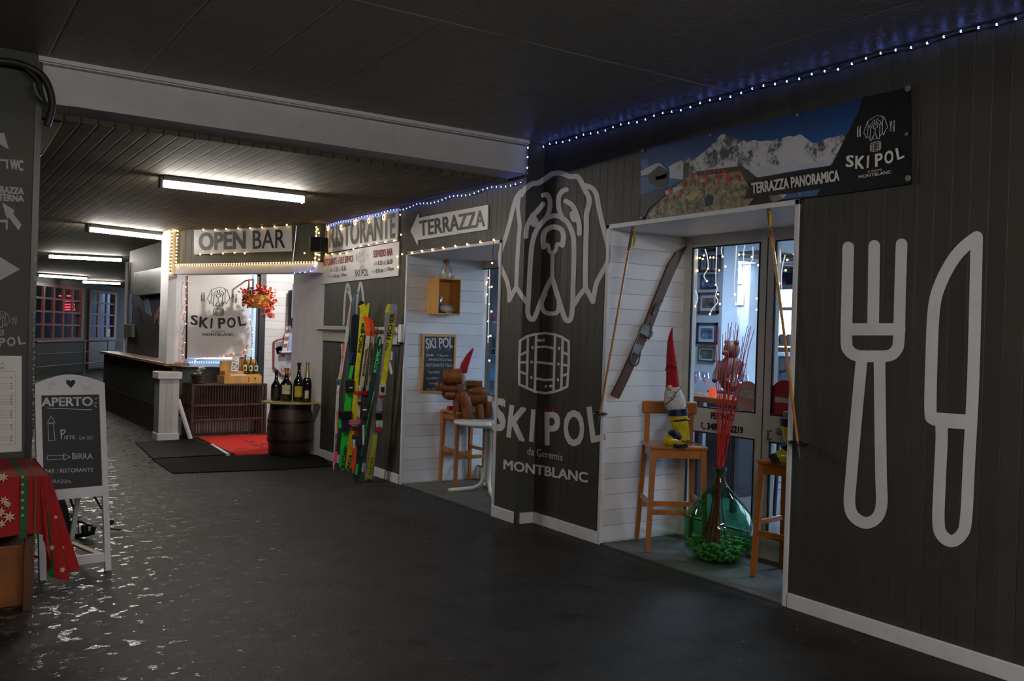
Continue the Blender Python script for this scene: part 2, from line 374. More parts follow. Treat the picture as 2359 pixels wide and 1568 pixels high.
def logo(full=True, mt=None, rd=None, sub=True):
    g = fit(DOGT, (100, 120, 1078, 1435), (402, 745, 622, 935))+fit(BARREL, (278, 72, 616, 488), (462, 945, 560, 1022))
    g += fit(FORK, (195, 130, 410, 1075), (640, 812, 658, 890))+fit(KNIFE, (465, 105, 657, 1132), (666, 812, 684, 900))
    for x in (352, 374): g += stroke([(x, 800), (x, 880)], 7)+stroke([(x-5, 820), (x-5, 880)], 4)
    for ch, q in (('S', ((248,1008),(318,1018),(312,1112),(240,1102))), ('K', ((330,1026),(420,1040),(408,1142),(325,1128))), ('I', ((436,1044),(456,1044),(448,1140),(430,1140))),
                  ('P', ((505,1042),(575,1040),(577,1138),(507,1142))), ('O', ((588,1040),(668,1030),(675,1130),(594,1138))), ('L', ((688,1030),(752,1012),(772,1108),(708,1120)))): g += text(ch, q, .03)
    if sub: g += text('MONTBLANC', ((358,1186),(652,1186),(652,1211),(358,1211)), .02)+text('da Geremia', ((440,1157),(570,1157),(570,1176),(440,1176)))
    h = [[(505,1060),(503,1033),(520,1056)], [(535,1056),(552,1031),(552,1060)]]
    return [(g, mt), (h, rd or M_red)]
# ================================================================== SETTING
XA, XB, YJ, ZN, ZF = 4.51, 4.33, 6.51, 3.27, 2.95
XDA, XDB = 5.33, 5.28
def sbox(name, a, b, mat, bev=0): return struct(MB().box(a, b).build(name, mat, None, bev))
fl_ = MB().add([(-4, -8, 0), (XA, -8, 0), (XA, YJ, 0), (XB, YJ, 0), (XB, 12.2, 0), (6.6, 12.2, 0), (6.6, 14.2, 0), (9, 14.2, 0), (24, 45, 0), (-4, 45, 0)], [list(range(10))]).build('floor', M_floor, org=(0, 0, 0)); struct(fl_)
mb = MB(); mb.box((XA, 3.7, -.1), (XDA+.05, 5.62, .012)); struct(mb.build('floor_niche', M_conc, bev=.004))
mb = MB(); mb.box((XB, 6.84, -.1), (XDB+.05, 8.76, .012)); struct(mb.build('floor_alcove', M_conc, bev=.004))
sbox('floor_inside', (XDB+.05, .5, -.1), (11.9, 17, .008), M_ifloor)
sbox('ceiling', (-4, -8, ZN), (XA+.6, 6.86, ZN+.1), M_ceil)
sbox('ceiling_far', (-4, 6.8, ZF), (13.1, 45, ZF+.1), M_plank)
bm_ = MB(); bm_.box((-3, 6.50, 2.985), (XB, 6.85, ZN)); beam = struct(bm_.build('trim_1', M_white))
MB().box((-3, 6.475, ZN-.028), (XB, 6.50, ZN)).build('crown_moulding', M_whiteb, beam)
MB().box((-3, 6.488, ZN-.05), (XB, 6.50, ZN-.038)).build('shadow_line_moulding', M_grey, beam)
mb = MB(); mb.box((.78, 6.486, 2.985), (XB, 6.50, 3.004)); mb.build('bottom_edge_strip', M_whiteb, beam)
# ---- right wall, near part (slab with the door recess) and the step towards the restaurant
mb = MB()
mb.box((XA, -8, 0), (5.4, 3.765, ZN)); mb.box((XA, 5.59, 0), (5.4, YJ, ZN)); mb.box((XA, 3.765, 2.475), (5.4, 5.59, ZN))
wall_r = struct(mb.build('wall_right', M_wallA))
mb = MB()
mb.box((XB, YJ, 0), (5.4, 6.875, ZN)); mb.box((XB, 8.72, 0), (5.4, 11.05, ZN)); mb.box((XB, 6.875, 2.435), (5.4, 8.72, ZN))
wall_f = struct(mb.build('wall_restaurant', M_wallB))
MB().box((XB+.001, YJ-.004, 0), (XA, YJ, ZN)).build('corner_return', M_jog, wall_f)
# baseboards
mb = MB(); mb.box((XA-.02, -8, 0), (XA, 3.735, .09)); struct(mb.build('baseboard_right', M_whiteb, bev=.004))
mb = MB(); mb.box((XA-.02, 5.61, 0), (XA, YJ-.005, .095)); mb.box((XB+.03, YJ-.026, 0), (XA-.005, YJ-.005, .095)); struct(mb.build('baseboard_corner', M_whiteb, bev=.004))
mb = MB(); mb.box((XB-.02, YJ+.02, 0), (XB, 6.875, .1)); struct(mb.build('baseboard_pier', M_whiteb, bev=.006))
mb = MB(); mb.box((XB-.02, 8.76, 0), (XB, 11.05, .1)); struct(mb.build('baseboard_restaurant', M_whiteb, bev=.004))
# recess linings
def recess(n, x0, x1, y0, y1, z1):
    mb = MB(); mb.box((x0, y1-.012, 0), (x1, y1, z1)); o = struct(mb.build('wall_recess_%s' % n, M_ship))
    MB().box((x0, y0, 0), (x1, y0+.012, z1)).build('near_side_lining', M_ship, o)
    MB().box((x0, y0, z1-.012), (x1, y1, z1)).build('soffit_lining', M_white, o)
    t = MB(); t.box((x0-.012, y1-.014, 0), (x0+.02, y1+.018, z1+.02)); t.box((x0-.012, y0-.018, 0), (x0+.02, y0+.014, z1+.02)); t.box((x0-.012, y0-.018, z1-.014), (x0+.02, y1+.018, z1+.02))
    struct(t.build('trim_recess_%s' % n, M_whiteb, None, .003))
recess('terrace', XA, XDA, 3.765, 5.59, 2.475)
recess('restaurant', XB, XDB, 6.875, 8.72, 2.435)
# ---- white end of the restaurant wall and the entrance
mb = MB(); mb.box((XB, 11.05, 0), (XB+.12, 12.2, ZF)); mb.box((XB+.12, 11.1, 0), (6.6, 12.2, ZF)); struct(mb.build('wall_entrance', M_white))
mb = MB(); mb.box((4.4, 13.9, 0), (6.7, 14.1, ZF)); wall_sh = struct(mb.build('wall_shiplap', M_ship))
sbox('wall_entrance_end', (6.6, 12.1, 0), (6.7, 14, ZF), M_dark)
# bar front under the serving window, and wall round the window
WY = 13.9
mb = MB(); mb.box((3.07, WY, 0), (4.4, WY+.12, 1.0)); mb.box((4.30, WY, 1.0), (4.5, WY+.12, ZF)); mb.box((3.07, WY, 2.4), (4.4, WY+.12, ZF)); bw = struct(mb.build('wall_bar', M_dark))
sbox('baseboard_bar', (3.01, WY-.02, 0), (4.4, WY, .27), M_whiteb)
mb = MB(); mb.box((3.04, WY-.05, 1.0), (4.06, WY+.14, 1.06)); struct(mb.build('trim_window_sill', M_whiteb, None, .005))
# serving window: white frame closed by the printed board
mb = MB(); f = Y(WY-.02)
for a, b_ in (((385,1),(414,1)), ((566,1),(590,1))):
    p = f(a[0], 700); q = f(b_[0], 700); mb.box((p.x, WY-.03, 1.05), (q.x, WY+.12, 2.75))
p = f(385, 700).x; q = f(590, 700).x
mb.box((p, WY-.025, 2.5), (q, WY+.1, 2.75))
win1 = struct(mb.build('window_1', M_white))
MB().box((f(414, 700).x, WY-.012, 1.06), (f(430, 700).x, WY+.06, 2.5)).build('window_frame', M_whiteb, win1)
MB().box((f(426, 700).x, WY-.018, 1.06), (f(576, 700).x, WY+.04, 1.12)).build('window_rail', M_whiteb, win1)
# ---- header over the entrance, set at an angle
hd = Vector((-1.21, 2.42, 0)).normalized(); hn = Vector((-.894, -.447, 0)); H0 = Vector((4.24, 11.03, 0)); HP = PL(H0, hn)
HL = (Vector((3.03, 13.45, 0))-H0).length
def hbox(mb, a0, a1, d0, d1, z0, z1):
    q = [H0+hd*a+hn*d for a, d in ((a0, d0), (a1, d0), (a1, d1), (a0, d1))]
    return mb.prism([(p.x, p.y, z0) for p in q], (0, 0, z1-z0))
mb = MB(); hbox(mb, 0, HL, -.12, 0, 2.46, ZF); head = struct(mb.build('wall_header', M_head))
mb = MB(); hbox(mb, -.0, HL+.01, -.15, .03, 2.325, 2.47); struct(mb.build('trim_header_beam', M_whiteb, None, .006))
mb = MB(); mb.box((2.955, 13.44, 1.06), (3.07, 13.93, ZF)); struct(mb.build('trim_window_post', M_white, None, .004))
# ---- bar counter and the dark wall above it
mb = MB(); mb.box((3.0, 13.55, 0), (3.12, 18.8, 1.03)); mb.box((3.0, 13.55, 0), (3.07, WY+.1, 1.0)); cw = struct(mb.build('wall_counter', M_dark))
mb = MB(); mb.box((2.99, 13.6, 0), (3.0, 18.8, .42)); struct(mb.build('baseboard_counter', M('kick_board_brown', (56, 34, 28), .5)))
ct = MB().box((2.93, 13.45, 1.03), (3.28, 18.85, 1.075)).build('counter_top', M('worn_walnut_counter', (150, 118, 104), .35, var=.3, scale=7), None, .006)
tag(ct, 'long narrow brown wooden bar top running back along the dark wall', 'counter')
XW = 3.28
mb = MB(); mb.box((XW, 14.1, 0), (XW+.12, 18.1, ZF)); struct(mb.build('wall_menu', M_dark))
mb = MB(); mb.tube([(XW-.04, 18.12, .95), (XW-.04, 18.12, 2.75)], .03); mb.tube([(XW-.1, 18.12, .95), (XW-.02, 18.12, .95)], .03)
tag(mb.build('drain_pipe', M_white), 'thin white vertical pipe at the far end of the menu wall', 'pipe')
# ---- left pillar
sbox('wall_left', (-4, -8, 0), (-3.0, 6.45, ZN), M_dark); sbox('wall_back', (-4, -8.1, 0), (5.4, -8, ZN), M_dark)
mb = MB(); mb.box((-3.0, 6.45, 0), (.6, 7.3, ZN)); pil = struct(mb.build('wall_pillar', M_wallP))
mb = MB(); mb.box((.588, 6.435, 0), (.625, 7.3, 3.22)); struct(mb.build('trim_pillar_corner', M('dark_corner_bead', (28, 32, 36), .35)))
sbox('wall_left_far', (-2.2, 7.3, 0), (-2.0, 28, ZF), M_dark); sbox('wall_light_block_right', (13, 14, 0), (13.1, 44, ZF), M_dark); sbox('wall_light_block_side', (11.3, 14.9, 0), (13.1, 15.2, ZF), M_dark)  # right and side walls are unseen, added to shut out stray daylight
# ---- far diagonal wall with windows
def FWp(px, d): v = CAM + (FW + RT*((px-CXP)/FPX))*d; return Vector((v.x, v.y, 0))
E1, E2 = FWp(60, 26.2), FWp(276, 34.2); ed = (E2-E1).normalized(); en = Vector((ed.y, -ed.x, 0))
if en.dot(CAM-E1) < 0: en = -en
DW = PL(E1, en); EL = (E2-E1).length
def dbox(mb, s0, s1, d0, d1, z0, z1, mi=0):
    q = [E1+ed*a+en*d for a, d in ((s0, d0), (s1, d0), (s1, d1), (s0, d1))]
    return mb.prism([(p.x, p.y, z0) for p in q], (0, 0, z1-z0), mi)
def ds(px, py=740): return (DW(px, py)-E1).dot(ed)
WZ0, WZ1 = DW(92, 778).z, DW(92, 654).z
s0, s1 = ds(75), ds(186); s2, s3 = ds(206), ds(262)
M_mull = M('red_brown_window_wood', (92, 34, 22), .45)
mb = MB(); dbox(mb, -2, EL+18, -.15, 0, 0, WZ0); dbox(mb, -2, EL+18, -.15, 0, WZ1, ZF); dbox(mb, s1, s2, -.15, 0, WZ0, WZ1); dbox(mb, s3, EL+18, -.15, 0, WZ0, WZ1); dbox(mb, -2, s0, -.15, 0, WZ0, WZ1)
struct(mb.build('wall_far', M('far_wall_paint', (58, 56, 50), .6, var=.2, scale=2)))
W0 = E1-ed*1.95; sbox('wall_light_block_far', (-2.2, W0.y-.1, 0), (W0.x+.12, W0.y+.05, ZF), M_dark)  # unseen wall added to close a daylight gap beside the far wall
def mullwin(name, a, b_, nx, nz, zb=WZ0):
    mb = MB(); fr = .16
    dbox(mb, a, b_, -.06, .03, WZ0-.12, WZ0); dbox(mb, a, b_, -.06, .03, WZ1-.05, WZ1+.04)
    dbox(mb, b_-.02, b_+fr*1.4, -.06, .03, WZ0-.12, WZ1+.04); dbox(mb, a-fr*.4, a+.02, -.06, .03, WZ0-.12, WZ1+.04)
    o = struct(mb.build(name, M_mull))
    mu = MB()
    for i in range(1, nx): c = a+(b_-a)*i/nx; dbox(mu, c-.055, c+.055, -.04, .015, WZ0, WZ1)
    for i in range(1, nz): c = WZ0+(WZ1-WZ0)*i/nz; dbox(mu, a, b_, -.04, .02, c-.028, c+.028)
    mu.build('glazing_bars', M_mull, o)
    g = MB(); dbox(g, a, b_, -.03, -.025, WZ0, WZ1); g.build('window_pane', M_pane, o)
    return o
mullwin('window_2', s0, s1, 5, 4)
d3 = mullwin('door_1', s2, s3, 3, 4)
g = MB(); dbox(g, s2-.05, s3+.1, -.02, .03, .05, WZ0-.1); g.build('door_panel', M_mull, d3)
g = MB(); dbox(g, ds(246), ds(254), .0, .01, DW(246, 775).z, DW(246, 757).z); g.build('paper_notice', M_sign, d3)
# outside beyond those windows
def owall(nm, d, c, z0, z1, s_0, s_1):
    g = MB(); dbox(g, s_0, s_1, -d-.2, -d, z0, z1); return g.build(nm, c)
tag(owall('neighbouring_building', 3, M('blue_render', (70, 84, 140), .8, var=.3, scale=.8), 0, 1.9, -1.5, 20), 'pale blue building facade seen through the far windows', 'building')
tag(owall('building_balcony', 2.6, M('red_render', (104, 52, 70), .8, var=.3, scale=1), 1.95, 2.4, -2, 9.5), 'reddish balcony front above the blue facade outside', 'balcony')
tag(owall('grey_roof', 3.3, M('grey_roof', (58, 70, 92), .8), 1.9, 6, -1.5, 20), 'grey wall top above the balcony outside the far windows', 'wall')
led = MB(); LM = PL(E1-en*.4, en)
for r_, (xa, xb) in enumerate(((135,147),(153,166),(150,170),(149,172),(149,171),(149,173))):
    yy = (680, 681, 693, 701, 707, 713)[r_] if r_ > 1 else 681
    x = xa
    while x < xb:
        w_ = random.uniform(1.2, 2.6); a = LM(x, yy-1.7); b_ = LM(min(xb, x+w_), yy+1.7); led.add([a, (b_.x, b_.y, a.z), b_, (a.x, a.y, b_.z)], [(0, 1, 2, 3)]); x += w_+.6
bd = MB(); q = [LM(*p) for p in ((132,676),(174,676),(174,717),(132,717))]; bd.prism(q, -en*.06)
lb = bd.build('display_board', M_blk); tag(lb, 'dark display board with red lit text behind the far left window', 'sign')
led.build('lit_text', glow('red_led', (1, .05, .08), 2.5), lb).location = tuple(en*.004)
# steel railing before the far wall
rz = 1.03; rl = thing('railing', E1+en*.7, 'grey steel railing with three horizontal rails before the far windows', 'railing')
def rp(s, z): p = E1+ed*s+en*.7; return (p.x, p.y, z)
mb = MB(); mb.tube([rp(-1, rz), rp(EL+.2, rz)], .028); mb.build('top_rail', M_steel, rl)
for z in (.68, .33): MB().tube([rp(-1, z), rp(EL+.2, z)], .018).build('rail', M_steel, rl)
for px in (143, 201, 252):
    s = ds(px); MB().tube([rp(s, 0), rp(s, rz)], .026).build('post', M_steel, rl)
# ================================================================== LAMPS
M_diff = glow('lamp_diffuser', (1.0, .93, .84), LAMP_E)
M_house = M('lamp_housing', (150, 150, 148), .45)
LBL = ['bright fluorescent batten on plank ceiling, nearest and largest of the row', 'second fluorescent batten on plank ceiling, its end behind the lit header',
       'third fluorescent batten, between the second one and the far windows', 'far left fluorescent batten above the mullioned window', 'farthest short looking fluorescent batten above the far glazed door',
       'added fill batten on the rough ceiling behind the viewer', 'added fill batten on the rough ceiling, farther behind the viewer']
def lamp(c, L, ang, lbl, ztop, hang=0):
    T = frame((c[0], c[1], 0), ang); t = thing('fluorescent_lamp', (c[0], c[1], ztop-.11), lbl, 'ceiling light', 'fluorescent battens on the ceiling')
    mb = MB(T); mb.box((-L/2, -.072, ztop-.045), (L/2, .072, ztop)); mb.build('housing', M_house, t, .004)
    if hang:
        for s in (-1, 1): MB(T).tube([(s*L*.4, 0, ztop), (s*L*.4, 0, ztop+hang)], .006, 6).build('suspension_rod', M_house, t)
    mb = MB(T); mb.tube([(-L/2+.02, 0, ztop-.068), (L/2-.02, 0, ztop-.068)], .045, 12, flat=.75); mb.build('diffuser', M_diff, t)
    for s in (-1, 1): MB(T).box((s*(L/2-.0), -.048, ztop-.11), (s*(L/2+.025), .048, ztop-.005)).build('end_cap', M_house, t, .006)
    return t
lamp((2.49, 8.69), 1.32, 0, LBL[0], ZF)
for (pa, pb, z, l_, k) in (((203,527),(410,551),2.88,None,1), ((108,592),(275,606),2.88,None,2), ((84,631),(195,636),2.82,None,3), ((187,653),(273,656),2.82,None,4)):
    a = Z(z)(*pa); b_ = Z(z)(*pb)
    if k == 4: a = FWp(187, 28.6); b_ = FWp(273, 29.0)
    if k == 3: a = FWp(84, 25.4); b_ = FWp(195, 26.4)
    if k == 2: a = FWp(108, 17.9); b_ = FWp(275, 18.3)
    d = b_-a; lamp((a+b_)/2, math.hypot(d.x, d.y), math.atan2(d.y, d.x), LBL[k], ZF-.003)
for i_, (x_, y_) in enumerate(((2.2, .6), (-.6, -.5), (1.5, -2.0), (-1.4, -2.0), (1.5, -4.9), (-1.4, -4.9))): lamp((x_, y_), 1.32, 0, ['added fill batten overhead to the right of the viewer', 'added fill batten overhead to the left of the viewer', 'added fill batten behind the viewer on the right', 'added fill batten behind the viewer on the left', 'rearmost added fill batten on the right', 'rearmost added fill batten on the left'][i_], ZN-.24, .24)  # unseen battens added to brighten the near hall, hung low to graze the ceiling
# small lamp in the entrance passage, lights the board and the leaf basket
t = thing('ceiling_spotlight', (4.75, 12.45, 2.82), 'small round ceiling lamp in the bar entrance passage', 'lamp'); MB().lathe([(0,.13),(.05,.13),(.06,.0),(.045,.0),(.04,.02),(0,.02)], (4.75, 12.45, 2.82), 20).build('lamp_body', M_steel, t)
ld = bpy.data.lights.new('spotlight_bulb', 'POINT'); ld.energy = 110; ld.color = (1, .95, .88); ld.shadow_soft_size = .04; lo = bpy.data.objects.new('spotlight_bulb', ld); COL.objects.link(lo); lo.parent = t; lo.location = (0, 0, -.06)
# ================================================================== GLAZED DOORS
def door(name, xp, y_hi, y_lo, leaves, ztop, zf):
    # leaves: [(glass y from, glass y to)], walls of PVC between
    mb = MB(); a, b_ = xp-.02, xp+.045
    edges = [y_hi]+[v for lf in leaves for v in lf]+[y_lo]
    for i in range(0, len(edges), 2): mb.box((a, edges[i+1], .01), (b_, edges[i], ztop))
    for g0, g1 in leaves:
        mb.box((a, g1, zf[4]), (b_, g0, ztop)); mb.box((a, g1, .01), (b_, g0, zf[0])); mb.box((a, g1, zf[1]), (b_, g0, zf[2]))
    o = struct(mb.build(name, M_pvc, None, .003))
    gs = MB(); gp = MB()
    for g0, g1 in leaves:
        for z0, z1 in ((zf[0], zf[1]), (zf[2], zf[4])):
            for q in (((a-.003, g0-.012, z0), (a+.012, g0, z1)), ((a-.003, g1, z0), (a+.012, g1+.012, z1)), ((a-.003, g1, z0), (a+.012, g0, z0+.01)), ((a-.003, g1, z1-.01), (a+.012, g0, z1))): gs.box(*q)
            gp.box((xp, g1, z0), (xp+.006, g0, z1))
    gs.build('glazing_gasket', M_gask, o); gp.build('window_pane', M_pane, o)
    return o
fx = X(XDA)
YG = [fx(1594, 750).y, fx(1751, 750).y, fx(1785, 750).y]
D2 = door('door_2', XDA, 5.588, 3.767, [(YG[0], YG[1]), (YG[2], 3.93)], 2.472, (.17, .885, 1.078, 1.078, 2.372))
fb = X(XDB)
D3 = door('door_3', XDB, 8.718, 6.877, [(fb(1108, 800).y, 7.86), (7.73, 7.0)], 2.432, (.15, .80, .95, .95, 2.34))
mb = MB()
for yy in ((YG[1]+YG[2])/2,): mb.box((XDA-.022, yy-.004, .02), (XDA-.018, yy+.004, 2.4))
mb.build('leaf_joint', M_gask, D2)
mb = MB(); lk = X(XDA-.022)(1797, 993); mb.lathe([(0,.0),(.028,.0),(.028,.012),(0,.012)], (0,0,0), 16)
mb2 = MB(Matrix.Translation(lk) @ Matrix.Rotation(-math.pi/2, 4, 'Y')); mb2.lathe([(.0,0),(.03,0),(.028,.012),(0,.014)], (0,0,0), 16); mb2.build('lock_rosette', M_steel, D2)
mb = MB(); hp = X(XDA-.022)(1777, 992); mb.tube([hp, hp+Vector((-.04,0,0)), hp+Vector((-.045,-.01,-.03)), hp+Vector((-.04,0,-.06)), hp+Vector((0,0,-.06))], .007); mb.build('door_handle', M_steel, D2)
hm = MB(); p = Y(5.575)(1571, 590); hm.tube([p+Vector((-.02,0,-.05)), p+Vector((-.02,0,.05))], .012); hm.build('hinge', M_white, D2)
# lettering and signs on the glazed door
K6 = 5.6; O6 = (1580, 780)
dm = X(XDA-.0225)
def c6(*p): return [(x/K6+O6[0], y/K6+O6[1]) for x, y in p]
g = text('PER INFO', c6((322,945),(622,975),(620,1062),(320,1030)), .05)+text('348', c6((272,1085),(402,1092),(400,1182),(270,1170)), .05)
g += text('8', c6((478,1105),(520,1108),(518,1198),(476,1192)), .05)+text('2219', c6((575,1118),(740,1135),(738,1228),(573,1208)), .05)
g += sc_(stroke(cr([(205,1080),(198,1110),(212,1145),(235,1165)]), 13), K6, *O6)+sc_(stroke([(205,1082),(220,1090)], 14)+stroke([(232,1162),(245,1155)], 14), K6, *O6)
flat('phone_lettering', [(g, M_black)], dm, D2)
def disc(name, c, r, mp, mat, lab, cat, extra=None, th=.003):
    pc = mp(*c); mb = MB(Matrix.Translation(pc) @ Matrix.Rotation(-math.pi/2, 4, 'Y')); mb.prism([(r*math.cos(k*math.pi/20), r*math.sin(k*math.pi/20), 0) for k in range(40)], (0,0,th))
    return tag(mb.build(name, mat), lab, cat), pc
o, pc = disc('exit_sticker', (1723, 913), .118, X(XDA-.004), M('pale_pink_sticker', (190, 150, 142), .5), 'pale pink round exit sign stuck on the left glass pane, lettering reversed', 'sign')
flat('reversed_lettering', [(text('USCITA', ((1741,899),(1703,899),(1703,912),(1741,919)), .05), M_chalk)], X(XDA-.009), o)
o, pc = disc('no_entry_sign', (1808, 922), .148, X(XDA-.004), M('no_entry_red', (176, 20, 24), .4), 'round red no entry sign with white bar on the right glass pane', 'sign')
flat('white_bar', [([[(1785,913),(1829,919),(1829,930),(1784,926)]], M_chalk)], X(XDA-.009), o)
# icicle light strands in the door glass
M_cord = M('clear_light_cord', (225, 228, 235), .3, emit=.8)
M_wb = glow('warm_bulb', (1.0, .62, .25), 7)
BULB = {}
def bulbs(parent, pts, mat, r, nm='bulb', stuffrest=None):
    key = (mat.name, r)
    if key not in BULB:
        me = bpy.data.meshes.new('bulb'); t = MB(); t.ell((0, 0, 0), r, 6); me.from_pydata(t.v, [], t.f); me.materials.append(mat); BULB[key] = me
    root = parent
    while root.parent is not None: root = root.parent
    for p in pts:
        o = bpy.data.objects.new(nm, BULB[key]); COL.objects.link(o); o.parent = parent; o.location = Vector(p)-root.location
ic = X(XDA+.03)
def c5(x, y): return ic(x/3.734+1560, y/3.734+520)
T5 = [[(160,195),(155,500),(160,560),(178,620),(155,690)], [(172,195),(175,275)], [(240,200),(262,280),(265,365),(230,430),(255,475)], [(340,180),(338,280),(333,400),(335,500),(345,540),(330,600),(352,650),(305,710),(282,760)],
      [(388,180),(380,210),(390,265)], [(510,170),(505,300),(497,400),(492,500),(495,600),(508,672)], [(583,165),(570,250),(578,380)], [(650,180),(652,270),(625,345),(618,395)], [(722,200),(725,300),(727,440),(718,550),(715,700)],
      [(885,200),(892,320)], [(930,250),(905,350),(897,450),(900,540)], [(1030,130),(1022,250),(1010,340),(1022,420)]]
B5 = [(160,240),(175,275),(195,275),(220,285),(230,255),(285,272),(312,272),(265,368),(175,385),(255,475),(155,692),(362,383),(333,507),(352,588),(367,672),(282,760),(390,265),(415,350),(530,377),(533,247),(497,590),(508,672),(570,245),(643,268),(625,345),(618,395),(697,338),(727,437),(685,625),(685,722),(578,380),(948,292),(933,383),(880,497),(1005,243),(1058,292),(1022,420)]
t = thing('icicle_lights', c5(440, 150), 'icicle light strands with warm bulbs hanging inside the terrace door glass', 'string lights')
MB().tube([c5(150,188), c5(740,135)], .003, 5).build('header_cord', M_cord, t); MB().tube([c5(870,120), c5(1090,100)], .003, 5).build('header_cord', M_cord, t)
for s in T5: MB().tube([c5(*p) for p in cr(s, 3)], .0042, 5).build('strand', M_cord, t)
bulbs(t, [c5(*p) for p in B5], M_wb, .0085)
ib = X(XDB+.03)
t = thing('icicle_lights', ib(1120, 600), 'icicle lights glimpsed through the narrow glass behind the white table', 'string lights')
for s in ([(1112,615),(1115,680)], [(1121,612),(1119,700)], [(1128,610),(1126,720),(1124,790)]): MB().tube([ib(*p) for p in s], .004, 5).build('strand', M_cord, t)
bulbs(t, [ib(*p) for p in ((1125,640),(1120,655),(1127,662),(1122,678),(1127,700),(1122,650),(1116,630),(1124,740),(1125,775))], M_wb, .009)
# ================================================================== INSIDE THE RESTAURANT
ZI = 2.75
M_iw = M('inside_white_wall', (196, 206, 222), .6, var=.05, scale=3); M_iship = boards('inside_vertical_boards', (200, 208, 222), 1, .16, 0, .006)
sbox('wall_inside_end', (5.4, .4, 0), (11.4, .5, ZI), M_iw); sbox('wall_inside_north', (5.4, 15, 0), (11.4, 15.1, ZI), M_iw)
ix = X(11.3); wy0, wy1 = ix(1846, 700).y, ix(1789, 700).y; wz0, wz1 = ix(1815, 800).z, ix(1815, 666).z
mb = MB()
for y0, y1, z0, z1 in ((.5, 2.5, 0, ZI), (2.5, 6.5, 0, .9), (2.5, 6.5, 2.4, ZI), (6.5, wy0, 0, ZI), (wy0, wy1, 0, wz0), (wy0, wy1, wz1, ZI), (wy1, 15, 0, ZI)): mb.box((11.3, y0, z0), (11.4, y1, z1))
wi = struct(mb.build('wall_inside_back', M_iw))
mb = MB(); zc = ix(1815, 711).z; mb.box((11.28, wy0, zc-.025), (11.34, wy1, zc+.025))
for y in (wy0, wy1): mb.box((11.28, y-.03, wz0), (11.34, y+.03, wz1))
mb.box((11.28, 2.5, 1.6), (11.34, 6.5, 1.66)); struct(mb.build('window_3', M_pvc))
mb = MB(); mb.box((XDB+.12, .5, ZI), (8.6, 15, ZI+.1)); mb.box((8.6, 9.9, ZI), (11.4, 15, ZI+.1)); mb.box((8.6, .5, ZI), (11.4, 3, ZI+.1)); struct(mb.build('ceiling_inside', M_iw))
mb = MB()
for y in (3.2, 4.6, 6, 7.4, 8.6, 9.4): mb.box((8.6, y, ZI-.04), (11.4, y+.06, ZI+.06))
mb.box((9.9, 3, ZI-.02), (9.96, 9.9, ZI+.05)); struct(mb.build('trim_glass_roof_bars', M_grey))
px8 = X(8.0); yc = px8(1664, 700).y
struct(MB().box((8.0, yc, 0), (8.25, 12.5, ZI)).build('wall_picture', M_iw))
x9 = X(9.6); yd, ye = x9(1664, 700).y-.02, x9(1726, 700).y
struct(MB().box((9.6, ye, 0), (9.8, yd+1.2, ZI)).build('wall_boarded', M_iship))
K5 = 6.032; O5 = (1560, 540)
def c7(*p): return [(x/K5+O5[0], y/K5+O5[1]) for x, y in p]
def photo_mat(nm, a, b_, c_, s): 
    m, nt, b = _nt(nm); co = nd(nt, 'ShaderNodeTexCoord').outputs['Object']; n = noise(nt, co, s, 5, .6)
    k = nd(nt, 'ShaderNodeValToRGB'); k.color_ramp.elements[0].color = (*lin(a), 1); k.color_ramp.elements[1].color = (*lin(c_), 1); k.color_ramp.elements[0].position = .35; k.color_ramp.elements[1].position = .68
    e = k.color_ramp.elements.new(.5); e.color = (*lin(b_), 1); nt.links.new(n, k.inputs[0]); nt.links.new(k.outputs[0], b.inputs['Base Color']); b.inputs['Roughness'].default_value = .4; return m
PH = [photo_mat('photo_blue', (40, 60, 90), (90, 120, 160), (190, 205, 225), 9), photo_mat('photo_sepia', (60, 50, 50), (110, 90, 90), (180, 160, 165), 12), photo_mat('photo_green', (40, 60, 55), (70, 95, 85), (150, 165, 170), 10)]
M_fr = M('picture_frame_wood', (96, 78, 66), .4); M_frd = M('dark_picture_frame', (40, 42, 50), .4)
def picture(q, lbl, mat, frm, w_=.03, mp=px8, dx=.03, mount=True):
    p = [mp(*a) for a in q]; ys = [v.y for v in p]; zs = [v.z for v in p]; y0, y1, z0, z1 = min(ys), max(ys), min(zs), max(zs); x = p[0].x
    t = thing('framed_picture', (x, (y0+y1)/2, z0), lbl, 'picture', 'framed pictures on the inside wall')
    mb = MB(); mb.box((x-dx, y0, z0), (x, y1, z0+w_)); mb.box((x-dx, y0, z1-w_), (x, y1, z1)); mb.box((x-dx, y0, z0), (x, y0+w_, z1)); mb.box((x-dx, y1-w_, z0), (x, y1, z1)); mb.build('frame', frm, t)
    if mount: MB().box((x-dx+.012, y0+w_*.9, z0+w_*.9), (x-.002, y1-w_*.9, z1-w_*.9)).build('mount', M_iw, t)
    k = w_*2.2 if mount else w_; MB().box((x-dx+.008, y0+k, z0+k), (x-.003, y1-k, z1-k)).build('photograph', mat, t)
    return t
picture(c7((328,300),(445,300),(445,520),(328,520)), 'small upright framed photo, upper left on the inside picture wall', PH[0], M_fr)
picture(c7((495,295),(612,295),(612,512),(495,512)), 'small upright framed green photo, upper right on the inside picture wall', PH[2], M_fr, .02)
picture(c7((352,560),(552,560),(552,745),(352,745)), 'unframed looking mountain photo above the brown framed group picture', PH[0], M_frd, .012, mount=False)
picture(c7((318,808),(582,808),(582,1095),(318,1095)), 'brown framed group photo in the middle of the inside picture wall', PH[1], M_fr)
picture(c7((293,1225),(560,1225),(560,1520),(293,1520)), 'dark framed waterfall photo below the brown framed group picture', PH[0], M_frd)
picture([(1612,799),(1648,799),(1648,831),(1612,831)], 'lowest framed photo on the inside picture wall, just above the glasses', PH[2], M_fr, .015)
